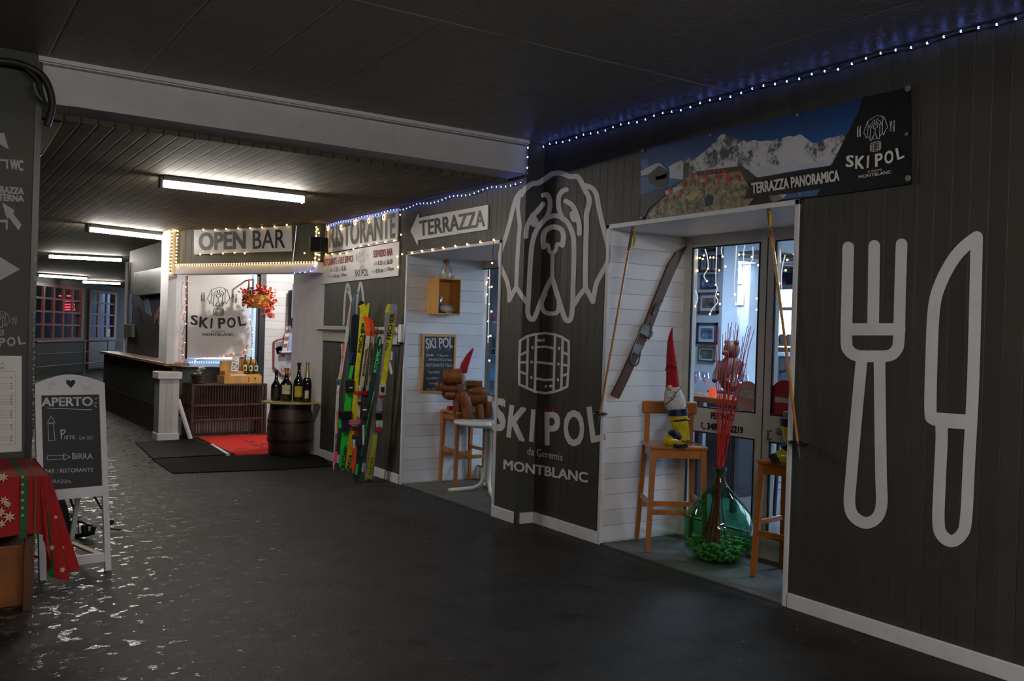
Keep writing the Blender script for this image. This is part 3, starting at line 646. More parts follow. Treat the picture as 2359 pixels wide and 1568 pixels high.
picture(c7((360,180),(535,180),(535,235),(360,235)), 'highest photo at the top of the inside picture wall', PH[2], M_frd, .012, mount=False)
def paper(q, mp, mat, name, lbl, cat, th=.006):
    o = panel(mp, q, th, name, mat, None); return tag(o, lbl, cat)
M_paper = M('notice_paper', (215, 225, 238), .6, var=.04, scale=8)
pm = X(9.58)
for q, l in ((((758,420),(900,405),(893,690),(750,690)), 'tall paper notice highest on the white boarded column inside'), (((697,788),(925,788),(920,980),(697,980)), 'wide white notice in the middle of the boarded column inside'),
             (((682,1088),(832,1088),(832,1310),(680,1310)), 'large blank white sheet lowest on the boarded column inside'), (((695,1415),(815,1415),(815,1500),(695,1500)), 'small white sheet behind the red twigs inside')):
    paper(c7(*q), pm, M_paper, 'paper_notice', l, 'notice')
im = X(11.2); M_ban = M('navy_banner', (30, 38, 72), .6)
o = paper(c7((1003,400),(1180,400),(1180,715),(1003,715)), im, M_ban, 'hanging_banner', 'navy logo banner seen left of the door mullion inside', 'banner')
flat('banner_print', [(text('SKI POL', c7((1010,575),(1078,560),(1082,600),(1010,615)), .03), M_chalk), ([c7((1010,520),(1060,510),(1060,560),(1010,565))], M_red)], X(11.19), o)
o = paper(c7((1425,300),(1735,255),(1735,690),(1425,700)), im, M_ban, 'hanging_banner', 'wide navy logo banner above the bright window inside', 'banner')
flat('banner_print', [(text('SKI POL', c7((1462,395),(1595,360),(1597,395),(1465,430)), .03)+text('POL', c7((1450,670),(1520,660),(1522,690),(1452,700)), .03), M_chalk), ([c7((1500,330),(1600,310),(1600,350),(1500,365)), c7((1430,620),(1510,610),(1510,655),(1430,660))], M_red)], X(11.19), o)
M_cool = glow('cool_fill_panel', (.62, .8, 1.0), 42)  # invented ceiling panels, added to brighten the room in place of daylight
for x_, y_, l in ((7.0, 6.6, 'added square ceiling fill panel inside near the terrace door'), (9.2, 8.9, 'added square ceiling fill panel inside above the boarded column'), (7.0, 11.5, 'added square ceiling fill panel inside beyond the picture wall'), (7.2, 4.2, 'added square ceiling fill panel inside, right of the terrace door')):
    t = thing('fill_panel_lamp', (x_, y_, ZI-.05), l, 'ceiling light', 'added fill panels inside'); MB().box((x_-.32, y_-.32, ZI-.05), (x_+.32, y_+.32, ZI-.001)).build('housing', M_iw, t); MB().box((x_-.29, y_-.29, ZI-.055), (x_+.29, y_+.29, ZI-.0505)).build('diffuser', M_cool, t)
# high table with glasses just inside the door
TZ = 1.06; tb = X(6.0)(1650, 910); ty = X(6.0)(1755, 910).y
t = thing('high_table', (6.1, 5.9, 0), 'long wooden high table just inside the terrace door', 'table')
y_a, y_b = X(5.95)(1770, 910).y, X(5.95)(1585, 910).y
TZ = X(5.95)(1650, 917).z
MB().box((5.95, y_a, TZ-.05), (6.55, y_b+.35, TZ)).build('table_top', M_wood, t, .005)
for x in (6.0, 6.48):
    for y in (y_a+.05, y_b-.1): MB().box((x, y, 0), (x+.05, y+.05, TZ-.05)).build('leg', M_frd, t)
def wineglass(c, h, lbl):
    t = thing('wine_glass', c, lbl, 'glass', 'wine glasses on the high table')
    MB().lathe([(.0,.002),(.036,.002),(.036,.004),(.005,.012),(.0035,.09*h/.2),(.004,.095*h/.2)], c, 20).build('stem', M_stem, t)
    MB().lathe([(.004,.095*h/.2),(.022,.105*h/.2),(.042,.135*h/.2),(.044,.155*h/.2),(.034,h),(.033,h),(.043,.155*h/.2),(.041,.137*h/.2),(.0,.1*h/.2)], c, 22).build('bowl', M_stem, t)
tz = Z(TZ)
for (x, y), l in (((1602, 900), 'leftmost empty wine glass on the high table inside'), ((1622, 901), 'second empty wine glass from the left, beside the orange candle holder'),
                  ((1690, 899), 'empty wine glass behind the red twigs'), ((1713, 898), 'rightmost empty wine glass, above the pink exit sign')):
    c = X(6.12)(x, y); c.z = TZ; wineglass(c, .215, l)
M_ora = M('orange_candle_glass', (210, 80, 45), .3, emit=.9)
for (x, y), l in (((1642, 904), 'orange perforated candle holder left of the red twigs'), ((1731, 900), 'orange perforated candle holder near the door mullion')):
    c = X(6.05)(x, y); c.z = TZ; o = MB().lathe([(0,0),(.042,0),(.032,.09),(.029,.09),(.036,.005),(0,.005)], c, 18).build('candle_holder', M_ora); tag(o, l, 'candle holder', 'orange candle holders')
# dark bar stools inside
def istool(c, ang, lbl):
    T = frame(c, ang); t = thing('dark_bar_stool', c, lbl, 'stool', 'dark stools inside the restaurant')
    MB(T).box((-.18, -.18, .74), (.18, .18, .77)).build('seat', M_frd, t, .01)
    for x in (-1, 1):
        for y in (-1, 1): MB(T).tube([(x*.2, y*.2, 0), (x*.15, y*.15, .74)], .02, 6).build('leg', M_frd, t)
    MB(T).tube([(-.19,-.19,.25),(.19,-.19,.25),(.19,.19,.25),(-.19,.19,.25),(-.19,-.19,.25)], .01, 6).build('foot_ring', M_steel, t)
    MB(T).box((-.17,.15,.85),(.17,.18,1.0)).build('backrest', M_frd, t, .01)
    for x in (-.15,.15): MB(T).tube([(x,.165,.75),(x,.165,.98)], .012, 6).build('back_post', M_frd, t)
istool((6.95, 7.45, .008), .4, 'dark bar stool inside, seen under the table behind the beech stool')
istool((7.0, 5.9, .008), 1.2, 'dark bar stool inside, seen behind the red twigs')
istool((7.6, 6.1, .008), 2.0, 'dark bar stool inside, seen right of the demijohn neck')
# counter with coffee machine, jars, bottles
t = thing('serving_counter', (10.4, 9.3, 0), 'white serving counter at the back of the restaurant', 'counter')
MB().box((10.1, 8.4, 0), (10.8, 11.0, 1.02)).build('cabinet', M_iw, t); MB().box((10.05, 8.4, 1.02), (10.85, 11.0, 1.06)).build('worktop', M_paper, t)
cm = X(10.3)
p = cm(1835, 850); t = thing('coffee_machine', (10.4, p.y, 1.061), 'chrome coffee machine on the serving counter inside', 'coffee machine')
MB().box((10.25, p.y-.2, 1.061), (10.7, p.y+.28, 1.45)).build('body', M_steel, t, .03); MB().box((10.2, p.y-.2, 1.44), (10.72, p.y+.3, 1.5)).build('top_tray', M_iw, t, .01)
for d_ in (-.08, .12): MB().tube([(10.22, p.y+d_, 1.25), (10.1, p.y+d_, 1.22)], .02).build('group_handle', M_blk, t)
for i in range(4):
    c = Vector((10.45, p.y-.12+i*.1, 1.501)); o = MB().lathe([(0,0),(.025,0),(.04,.06),(.036,.06),(.022,.006),(0,.006)], c, 14).build('coffee_cup', M_iw); tag(o, ['white cup on top of the coffee machine, nearest of four', 'white cup on the coffee machine, second nearest of four', 'white cup on the coffee machine, third of four', 'white cup on the coffee machine, farthest of four'][i], 'cup', 'cups on the coffee machine')
for i, (x, c_) in enumerate(((1716, (60, 40, 40)), (1722, (30, 34, 40)), (1728, (90, 60, 40)), (1733, (200, 210, 220)))):
    b_ = X(10.3)(x, 850); c = Vector((10.3, b_.y, 1.061)); o = MB().lathe([(0,0),(.04,0),(.04,.2),(.014,.27),(.014,.34),(0,.34)], c, 14).build('bottle', M('ib%d' % i, c_, .2)); tag(o, ['brown bottle on the serving counter, leftmost', 'black bottle on the serving counter, second from left', 'amber bottle on the serving counter, third from left', 'clear bottle on the serving counter, nearest the mullion'][i], 'bottle', 'bottles on the serving counter')
sh = MB().box((11.0, wy0-.1, wz0+.02), (11.28, wy1+.1, wz0+.05)).build('wall_shelf', M_pine); tag(sh, 'wooden shelf across the foot of the bright window inside', 'shelf')
for i in range(4):
    c = Vector((11.14, wy0+.08+i*.13, wz0+.05)); o = MB().lathe([(0,0),(.05,0),(.055,.06),(.05,.12),(.03,.15),(0,.15)], c, 14).build('jar', M('stoneware', (120, 120, 130), .4)); tag(o, ['grey jar on the bright window shelf, rightmost of four', 'grey jar on the bright window shelf, second from right', 'grey jar on the bright window shelf, second from left', 'grey jar on the bright window shelf, leftmost of four'][i], 'jar', 'jars on the window shelf')
M_bear = M('dark_bear_wood', (74, 50, 38), .6, var=.4)
# brown wooden figure behind the twigs
c = X(7.2)(1682, 905); bz = 1.0; FG = BB(*[0,0], z=bz) if False else None
t = thing('wooden_figure', (c.x, c.y, 1.0), 'brown carved wooden bear figure on a plinth behind the red twigs', 'figurine')
s = .0040
MB().ell((c.x, c.y, 1.28), (.13, .14, .2), 16).build('body', M_bear, t); MB().ell((c.x, c.y, 1.53), (.085, .09, .1), 16).build('head', M_bear, t)
for d_ in (-.07, .07): MB().ell((c.x, c.y+d_, 1.61), (.025, .03, .03), 10).build('ear', M_bear, t)
for d_ in (-.13, .13): MB().tube([(c.x, c.y+d_, 1.4), (c.x-.06, c.y+d_*1.1, 1.28), (c.x-.14, c.y+d_*.7, 1.2)], [.045, .04, .03]).build('arm', M_bear, t)
MB().ell((c.x-.09, c.y, 1.5), (.04, .04, .03), 10).build('muzzle', M_bear, t)
o = MB().box((c.x-.16, c.y-.18, 0.01), (c.x+.18, c.y+.18, 1.1)).build('plinth', M_frd, None, .01); tag(o, 'dark square plinth under the wooden bear inside', 'plinth')
# things glimpsed through the restaurant door, plus shelving added under the boxes
t = thing('support_shelving', (9.1, 13.6, 0), 'added white shelving behind the narrow restaurant door glass, holding up coloured boxes', 'shelf')  # invented support, added to hold up boxes that otherwise float
_a, _b = X(9.0)(1112, 800), X(9.0)(1133, 800); ya_, yb_2 = _b.y-.15, _a.y+.15
for yy in (ya_, yb_2): MB().box((8.99, yy-.015, 0), (9.19, yy+.015, 2.2)).build('upright', M_iw, t)
for py_ in (800.4, 815.4, 872.4): zz = X(9.0)(1122, py_).z; MB().box((8.98, ya_, zz-.02), (9.19, yb_2, zz)).build('shelf_board', M_iw, t)
im = X(8.5)
o = panel(X(8.5), [(1110,737),(1135,740),(1135,744),(1110,741)], .2, 'wall_shelf', M_iw, None); tag(o, 'white shelf glimpsed through the narrow restaurant door glass', 'shelf')
for i, (x0, x1, y0, y1, c_) in enumerate(((1112,1133,778,800,(40,120,130)), (1112,1133,802,815,(70,60,60)), (1112,1132,850,872,(40,120,190)))):
    o = panel(X(9.0), [(x0,y0),(x1,y0),(x1,y1),(x0,y1)], .15, 'display_box', M('db%d' % i, c_, .4, emit=.25 if i == 2 else 0), None, .01); tag(o, ['teal box on the added shelving, seen through the narrow glass', 'dark box under the teal one seen through the narrow glass', 'blue lit box lowest in the narrow glass'][i], 'box')
o = panel(X(8.45), [(1116,728),(1130,730),(1130,738),(1116,736)], .1, 'red_box', M_red, None, .01); tag(o, 'small red box on the white shelf behind the narrow glass', 'box')
struct(MB().box((9.2, 11.5, 0), (9.3, 14.9, ZI)).build('wall_inside_partition', M_iw))
# ================================================================== PAINTED MURALS AND SIGNS ON THE WALLS
def proj(p):
    v = Vector(p)-CAM; z = v.dot(FW); return (CXP+FPX*v.dot(RT)/z, CYP-FPX*v.dot(UP)/z)
def clipx(poly, l0, l1, keep_left):     # keep the part left/right of the pixel line l0-l1
    (x0, y0), (x1, y1) = l0, l1
    f = lambda p: (p[0]-(x0+(x1-x0)*(p[1]-y0)/(y1-y0)))*(1 if keep_left else -1)
    out = []
    for i in range(len(poly)):
        a, b_ = poly[i-1], poly[i]; fa, fb_ = f(a), f(b_)
        if (fa <= 0) != (fb_ <= 0): t_ = fa/(fa-fb_); out.append((a[0]+(b_[0]-a[0])*t_, a[1]+(b_[1]-a[1])*t_))
        if fb_ <= 0: out.append(b_)
    return out
J0 = (proj((XB, YJ, 0)), proj((XB, YJ, 3))); J1 = (proj((XA, YJ, 0)), proj((XA, YJ, 3)))
KD, OD, KC, OC = 3.734, (1120, 360), 2.903, (1100, 740)
dog = sc_(DOG, KD, *OD); brl = sc_(BARREL, KC, *OC)
lt = []
for ch, q, b_ in (('S', ((100,510),(192,515),(188,735),(92,732)), .045), ('K', ((214,556),(342,582),(315,806),(192,772)), .03), ('I', ((360,586),(388,590),(374,806),(344,802)), .03),
              ('P', ((448,604),(552,606),(552,830),(450,828)), .03), ('O', ((574,594),(712,592),(716,836),(578,834)), .03), ('L', ((728,575),(832,552),(860,792),(760,814)), .03)):
    lt += text(ch, q, b_)
    if ch == 'K': pass
lt += text('MONTBLANC', ((174,922),(738,1010),(738,1080),(172,988)), .03)+text('da Geremia', ((335,838),(570,885),(568,932),(333,890)), .0)
lt = sc_(lt, KC, *OC); horns = sc_([[(450,568),(470,605),(472,626),(452,625)], [(505,568),(512,600),(506,625),(487,625)]], KC, *OC)
parts_ = []
for nm, polys, mt in (('dog_head_mural', dog, M_mural), ('barrel_mural', brl, M_mural), ('name_lettering_mural', lt, M_mural), ('red_horns_mural', horns, M_red)):
    A = [(clipx(p, *J0, True), X(XB-.0015), 0) for p in polys]+[(clipx(clipx(p, *J0, False), *J1, True), Y(YJ-.0055), 1) for p in polys]+[(clipx(p, *J1, False), X(XA-.0015), 2) for p in polys]
    for k, par, bit in ((0, wall_f, 'left part of '), (1, wall_f, 'corner part of '), (2, wall_r, 'right part of ')):
        mb = MB(); n = 0
        for p, mp, kk in A:
            if kk == k and len(p) > 2: mb.add([(lambda v: v+(CAM-v).normalized()*(8e-6*(n % 700)))(mp(*q)) for q in p], [list(range(len(p)))]); n += 1
        if n: mb.build(nm, mt, par, label=bit+{'dog_head_mural': 'white painted dog head outline', 'barrel_mural': 'white painted keg outline', 'name_lettering_mural': 'large white painted lettering', 'red_horns_mural': 'small red horns over the letter P'}[nm])
mA = X(XA-.0015)
flat('fork_mural', [(sc_(FORK, 1.415, 1800, 460), M_mural)], mA, wall_r, 'tall white painted fork outline')
flat('knife_mural', [(sc_(KNIFE, 1.415, 1800, 460), M_mural)], mA, wall_r, 'tall white painted knife outline')
# two small painted ski tips above the ski rack
K8 = 3.2667; O8 = (740, 640)
g = sc_(stroke(cr([(168,350),(176,180),(186,90),(200,45),(214,90),(226,180)]), 15)+stroke(cr([(265,350),(270,170),(285,70),(297,35),(308,80),(318,180)]), 15), K8, *O8)
g += sc_(stroke([(527,560),(525,610)], 20)+stroke([(515,640),(528,715)], 18)+stroke([(155,500),(158,590)], 14), K8, *O8)
flat('ski_tip_mural', [(g, M_mural)], X(XB-.0015), wall_f, 'two white painted ski tips above the ski rack')
# left pillar stencils
mP = Y(6.4485); K2 = 5.6; K9 = 3.1364
M_sten = M('stencil_paint', (176, 176, 180), .6, var=.1, scale=12)
g = [[(-8,300),(0,304),(2,308),(9,305),(20,344),(0,332),(-12,326)]]
g += sc_([[(25,1042),(188,1142),(170,1185),(278,1330),(238,1402),(118,1240),(88,1250)]], K2, 0, 280)
g += sc_(seg([(-60,490),(105,500)], 26)+seg([(92,485),(92,605)], 24)+seg([(-60,1280),(98,1282)], 36)+seg([(88,1265),(86,1392)], 24), K2, 0, 280)
g += text('WC', ((23,366),(54,369),(54,394),(23,390)), .05)+text('TERRAZZA', ((-30,425),(55,433),(55,448),(-30,443)), .06)+text('ESTERNA', ((-20,444),(55,450),(55,465),(-20,462)), .06)
g += sc_([[(-60,60),(0,100),(145,188),(0,268),(-60,300)]], K9, 0, 560)
flat('direction_stencil', [(g, M_sten)], mP, pil, 'pale stencilled arrows and directions on the dark pillar')
lg = logo(mt=M_sten, rd=M_sten, sub=False)
flat('logo_stencil', [([[(((x-770)*.75+185)/K9, 560+(((y-745)*.65)+490)/K9) for x, y in p] for p in lg[0][0]], M_sten)], mP, pil, 'stencilled dog head logo on the pillar')
o = panel(Y(6.44), [(-60,818),(50,820),(50,1039),(-60,1046)], .012, 'menu_sheet', M_sign, None); tag(o, 'large white price sheet on the dark pillar above the red tablecloth', 'menu')
g = seg([(-60,855),(32,855),(36,860),(36,1022),(-50,1030)], .7); h = []
for ys in ((868,),(882,888,893),(909,914,919,924,929),(945,950,955,960),(977,982,987),(1004,1009,1014)):
    for y in ys: h += [list(rect(22, y, 25, y+2)), list(rect(26, y, 29, y+2))]
    for y in ys: g += seg([(-40, y+1), (18, y+1)], .5)
for _ in range(14): x = random.uniform(-6, 10); y = 835+random.uniform(0, 16); h.append(list(rect(x, y, x+3, y+1.5)))
flat('printed_lines', [(g, M_grey), (h, M('faded_print', (120, 100, 100)))], Y(6.4385), o)
# staples along the pillar corner: small white specks
mb = MB()
for i in range(46): y = 560+i*9.6+random.uniform(-3, 3); p = Y(6.434)(81.5-(y-560)*.012+random.uniform(-1.2, 1), y); mb.ell(p, (random.uniform(.003, .006), .002, random.uniform(.004, .01)), 6)
mb.build('paint_chips', M_sten, pil, label='flaked white paint chips along the pillar edge')['kind'] = 'stuff'
# ---- wide terrace banner
KB = 3.6292; OB = (1460, 190)
def bq(*p): return [(x/KB+OB[0], y/KB+OB[1]) for x, y in p]
def lay(d): return X(XA-.012-d)
ban = panel(lay(0), bq((60,555),(2315,35),(2320,848),(52,1150)), .006, 'terrace_banner', M('banner_black_print', (14, 15, 22), .5), None); tag(ban, 'long printed vinyl banner with snowy mountains and terrace above the glazed door', 'banner')
m, nt, b = _nt('printed_sky'); P, s = pos(nt); f_ = maprange(nt, mathn(nt, 'SUBTRACT', s[2], mathn(nt, 'MULTIPLY', mathn(nt, 'SUBTRACT', 5.4, s[1]), .0)), 2.62, 3.1, 1, 0)
nt.links.new(mixc(nt, f_, lin((14, 26, 78)), lin((34, 110, 190))), b.inputs['Base Color']); b.inputs['Roughness'].default_value = .5; M_psky = m
m, nt, b = _nt('printed_mountain'); P, s = pos(nt); n = noise(nt, P, 9, 8, .72); n2 = noise(nt, P, 2.5, 3); nn = mathn(nt, 'ADD', n, mathn(nt, 'MULTIPLY', n2, .35))
k = nd(nt, 'ShaderNodeValToRGB'); nt.links.new(nn, k.inputs[0]); k.color_ramp.elements[0].position = .58; k.color_ramp.elements[0].color = (*lin((70, 74, 86)), 1); k.color_ramp.elements[1].position = .68; k.color_ramp.elements[1].color = (*lin((196, 196, 206)), 1)
nt.links.new(k.outputs[0], b.inputs['Base Color']); M_pmt = m
m, nt, b = _nt('printed_gravel'); P, s = pos(nt); n = noise(nt, P, 22, 5, .75); k = nd(nt, 'ShaderNodeValToRGB'); nt.links.new(n, k.inputs[0]); k.color_ramp.elements[0].position = .4; k.color_ramp.elements[0].color = (*lin((70, 62, 40)), 1); k.color_ramp.elements[1].position = .64; k.color_ramp.elements[1].color = (*lin((178, 168, 140)), 1)
nt.links.new(k.outputs[0], b.inputs['Base Color']); M_pgr = m
M_psn = M('printed_snow', (184, 190, 206), .5, var=.1, scale=4); M_pbl = M('printed_blue_snow', (70, 100, 160), .5, var=.2, scale=4); M_pbr = M('printed_brown', (58, 54, 52), .5, var=.3, scale=10); M_pch = M('printed_red_chair', (200, 30, 26), .5); M_ptb = M('printed_tan_table', (188, 160, 96), .5)
sky = [bq((62,558),(400,480),(1915,128),(1885,250),(1790,420),(1700,600),(1560,720),(60,960))]
ridge = [(290,705),(330,680),(400,650),(420,655),(460,625),(500,640),(520,632),(560,600),(600,572),(640,535),(660,512),(690,492),(705,460),(730,436),(750,430),(790,448),(820,437),(840,452),(860,468),(900,490),(925,482),(950,498),(1000,480),(1060,492),(1120,485),(1160,488),(1200,470),(1250,462),(1300,445),(1340,452),(1390,430),(1420,450),(1445,470),(1500,508),(1560,490),(1620,465),(1700,450),(1760,425),(1790,412),(1700,600),(1650,700),(1400,715),(1000,725),(480,760),(300,745)]
flat('sky_print', [(sky, M_psky)], lay(.001), ban, 'deep blue printed sky'); flat('mountain_print', [([bq(*ridge)], M_pmt)], lay(.002), ban, 'snowy mountain range print')
snow = [bq((940,705),(1660,655),(1640,698),(1480,715),(1300,745),(1020,800)), bq((300,700),(420,740),(470,770),(400,810),(300,800))]
flat('snow_print', [(snow, M_psn), ([bq((58,790),(120,800),(170,880),(55,935)), bq((58,645),(118,640),(118,720),(58,720))], M_pbl)], lay(.003), ban)
ter = [bq((440,770),(900,730),(950,850),(1000,975),(960,1030),(100,1145),(130,1080),(250,960))]
flat('terrace_ground_print', [(ter, M_pgr)], lay(.0035), ban)
hut = [bq((120,770),(215,690),(295,745),(280,800),(280,860),(200,880),(130,830)), bq((415,675),(462,665),(460,790),(412,800)), bq((510,745),(905,695),(1040,800),(950,850),(890,740),(540,780))]
flat('hut_print', [(hut, M_pbr), ([bq((58,740),(150,690),(215,670),(290,735),(215,695),(125,765),(58,780))], M_psn), ([bq((180,790),(275,760),(272,800),(185,815))], M_pbl)], lay(.004), ban)
flat('shadow_area_print', [([bq((58,940),(240,880),(300,870),(350,840),(440,800),(250,950),(120,1060),(90,1140),(58,1145)), bq((590,970),(620,930),(670,960),(660,1020),(600,1040))], M('printed_dark_blue', (26, 32, 62), .5))], lay(.0045), ban)
ch = []
for x, y, s_ in [(470,790,16),(488,785,16),(528,776,15),(560,768,15),(598,760,15),(636,752,14),(676,746,14),(712,740,18),(745,735,18),(765,742,14),(700,790,22),(735,780,26),(790,765,22),(600,800,20),(485,830,18),(540,855,26),(600,845,22),(437,832,22),(415,860,24),(300,920,34),(395,935,28),(710,830,24),(790,820,48),(860,790,36)]:
    ch += [bq((x-s_/2,y-s_*.7),(x+s_*.3,y-s_*.9),(x+s_/2,y+s_*.2),(x-s_*.2,y+s_*.3)), bq((x-s_*.55,y+s_*.25),(x-s_*.3,y+s_*.25),(x-s_*.3,y+s_*.8),(x-s_*.5,y+s_*.8)), bq((x+s_*.25,y+s_*.2),(x+s_*.45,y+s_*.2),(x+s_*.45,y+s_*.75),(x+s_*.3,y+s_*.75))]
flat('red_chair_print', [(ch, M_pch), ([bq((425,965),(500,905),(565,905),(490,990)), bq((545,820),(600,805),(600,825),(560,835))], M_ptb), ([bq((325,880),(400,865),(415,880),(335,920)), bq((262,905),(300,895),(300,930),(270,940))], M_psn)], lay(.005), ban)
strip = [bq((1000,800),(1665,690),(1790,420),(1885,230),(1915,122),(2312,40),(2316,845),(1530,955),(1560,890),(1200,940),(920,975),(965,880)), ]
flat('black_strip_print', [(strip, M('banner_strip_print', (16, 17, 24), .5)), ([bq((1290,930),(1560,890),(1528,945),(1250,975))], M_pbl), ([bq((1210,938),(1285,930),(1250,972))], M_psn), ([bq((1130,950),(1210,938),(1245,975),(1160,1003))], M_grey)], lay(.0055), ban)
lq = quad((1770,335),(2262,222),(2262,742),(1770,822))
lgb = [([bq(*[lq((x-240)/530, (y-745)/467) for x, y in p]) for p in ps], mt) for ps, mt in logo(mt=M_sign)]
flat('lettering_print', [([bq(*p) for p in text('TERRAZZA PANORAMICA', ((982,840),(1716,728),(1720,822),(986,932)), .045)], M_sign)]+lgb, lay(.007), ban, 'white lettering and dog head logo')
for p in ((72,572),(640,440),(1366,272),(2290,50),(2280,430),(2292,800),(1387,940),(62,1132)):
    c = lay(.008)(*bq(p)[0]); r_ = .018 if p[0] > 2280 or p[0] < 100 else .011
    mb = MB(Matrix.Translation(c) @ Matrix.Rotation(-math.pi/2, 4, 'Y')); mb.lathe([(0,0),(r_,0),(r_*.8,.004),(.006,.004),(0,.002)], (0,0,0), 16); mb.build('fixing_washer', M_grey, ban)
# ---- TERRAZZA arrow board, RISTORANTE boards
K6b = 4.3565; O6b = (700, 440)
def rq(*p): return [(x/K6b+O6b[0], y/K6b+O6b[1]) for x, y in p]
sB = lambda d: X(XB-.014-d)
ar = MB(); q = [sB(0)(*p) for p in rq((1847,137),(1842,385),(1142,492),(1140,545),(1070,398),(1147,225),(1150,268))]; ar.prism(q, (.012, 0, 0))
ar = tag(ar.build('arrow_sign', M_sign), 'white arrow board pointing left above the narrow alcove opening', 'sign')
flat('lettering', [(text('TERRAZZA', rq((1156,300),(1812,188),(1818,352),(1160,455)), .03), M_black)], sB(.001), ar)
o = panel(sB(0), rq((238,330),(948,168),(938,502),(230,618)), .012, 'restaurant_sign', M_sign, None, .001, mi=0); tag(o, 'white board with big weathered dark letters, upper of two beside the arrow', 'sign')
flat('lettering', [([rq(*p)[0:] for p in []], M_char), (text('RISTORANTE', rq((250,345),(918,215),(918,470),(250,578)), .035), M('faded_charcoal', (136, 134, 120), .6, var=.25, scale=12))], sB(.001), o)
o = panel(sB(.002), rq((175,645),(955,505),(945,850),(166,935)), .012, 'opening_hours_sign', M_sign, None, .001); tag(o, 'white opening hours board with red headings, lower of two', 'sign')
M_rtx = M('faded_red_print', (176, 60, 54), .6); M_gtx = M('faded_grey_print', (105, 105, 105), .6); M_ltx = M('pale_grey_print', (160, 160, 160), .6)
lq = quad((515,592),(655,570),(655,880),(515,905))
lg = logo(mt=M_gtx, sub=False)
tx = [(text('RISTORANTE e SELF SERVICE', rq((190,683),(497,643),(497,708),(190,755)), .03)+text('SERVIZIO BAR', rq((696,597),(890,570),(890,645),(696,670)), .03), M_rtx),
      (text('11.30', rq((300,762),(340,758),(340,808),(300,812)), .02)+text('15.30', rq((377,752),(420,748),(420,800),(377,803)), .02)+text('8.30', rq((742,700),(788,695),(788,740),(742,745)), .02)+text('16.30', rq((833,685),(888,678),(888,730),(833,737)), .02)
       +text('11.30 am', rq((288,838),(350,832),(350,868),(288,872)), .02)+text('3.30 pm', rq((370,828),(430,822),(430,860),(370,866)), .02)+text('8.30 am', rq((722,780),(795,770),(795,815),(722,822)), .02)+text('4.30 pm', rq((828,765),(900,757),(900,805),(828,812)), .02), M_gtx),
      (text('dalle', rq((260,770),(292,766),(292,808),(260,812)))+text('alle', rq((348,764),(370,761),(370,803),(348,806)))+text('dalle', rq((700,708),(735,704),(735,745),(700,750)))+text('alle', rq((797,695),(825,691),(825,738),(797,742)))+text('from', rq((250,842),(280,838),(280,870),(250,875)))+text('to', rq((354,838),(366,836),(366,864),(354,867)))+text('from', rq((682,790),(715,785),(715,820),(682,826)))+text('to', rq((803,772),(822,769),(822,810),(803,814))), M_ltx)]
tx += [([rq(*[lq((x-320)/380, (y-745)/400) for x, y in p]) for p in lg[0][0] if min(q[0] for q in p) > 345 and max(q[1] for q in p) < 1028], M_ltx), (text('SKI POL', rq((510,790),(648,780),(650,850),(512,858)), .02), M_char)]
flat('lettering', tx, sB(.0035), o)
# ---- OPEN BAR board, on the angled header
K4 = 4.1263; O4 = (380, 480)
def oq(*p): return [(x/K4+O4[0], y/K4+O4[1]) for x, y in p]
hP = lambda d: PL(H0+hn*d, hn)
o = panel(hP(.02), oq((276,205),(1200,165),(1200,405),(276,438)), .015, 'open_bar_sign', M_sign, None); tag(o, 'white board reading OPEN BAR on the lit angled header', 'sign')
flat('lettering', [(text('OPEN', oq((320,228),(768,212),(766,385),(320,402)), .035), M_char), (text('BAR', oq((833,210),(1143,195),(1143,372),(833,385)), .012), M_black)], hP(.0215), o)
# board with logo in the serving window
o = panel(Y(WY-.04), [(433,634),(578,632),(577,822),(432,824)], .01, 'logo_board', M_sign, None); tag(o, 'large white dog logo board closing the bar window', 'sign')
flat('logo_print', [([oq(*p) for p in ps], mt) for ps, mt in logo(mt=M_black)], Y(WY-.0415), o)
# menu boards on the dark wall above the counter
KM = 5.807; OM = (270, 590)
def mq(*p): return [(x/KM+OM[0], y/KM+OM[1]) for x, y in p]
mM = lambda d: X(XW-d)
o = panel(mM(.10), mq((220,222),(592,143),(584,490),(212,530)), .09, 'light_box_sign', M('aluminium_menu_box', (190, 190, 192), .35, metal=.3, var=.1, scale=3), None, .004); tag(o, 'large pale menu panel mounted high on the dark wall over the bar top', 'sign')
g = [list(rect(*r_)) for r_ in ((235,300,250,360),(290,440,300,470),(330,420,350,465),(360,380,420,440),(440,430,455,475),(470,420,485,470),(500,415,515,465),(400,200,410,230))]; g += stroke([(255,240),(275,262)], 8)
flat('faded_print', [([mq(*p) for p in g], M('menu_smudge', (150, 146, 150)))], mM(.101), o)
for q, c_, l in ((((108,520),(200,505),(188,900),(92,895)), (150, 170, 225), 'pale blue poster on the dark wall, leftmost, above the grey box'), (((345,530),(415,570),(452,798),(378,755)), (150, 175, 225), 'tilted pale blue leaflet under the large pale menu panel'),
                 (((205,655),(275,675),(325,888),(262,850)), (84, 88, 110), 'dim tilted leaflet between the blue poster and the bright leaflet')):
    o = panel(mM(.012), mq(*q), .01, 'wall_leaflet', M('leaflet_%d' % c_[0]+str(c_[1]), c_, .5, var=.25, scale=6), None); tag(o, l, 'poster')
o = panel(mM(.07), mq((92,905),(190,915),(188,1085),(90,1082)), .065, 'dispenser_box', M('dull_green_box', (96, 112, 104), .5), None, .006); tag(o, 'small grey green wall box below the pale blue poster', 'wall box')
mb = MB()
for i in range(14):
    c = mM(.05)(*mq((random.uniform(490, 590), random.uniform(700, 920)))[0]); mb.ell(c, (.03, .05, .06), 8)
o = mb.build('dried_bouquet', M('dried_flowers', (110, 84, 84), .9, var=.5, scale=30)); tag(o, 'dried flower bouquet hanging on the dark wall right of the leaflets', 'bouquet')
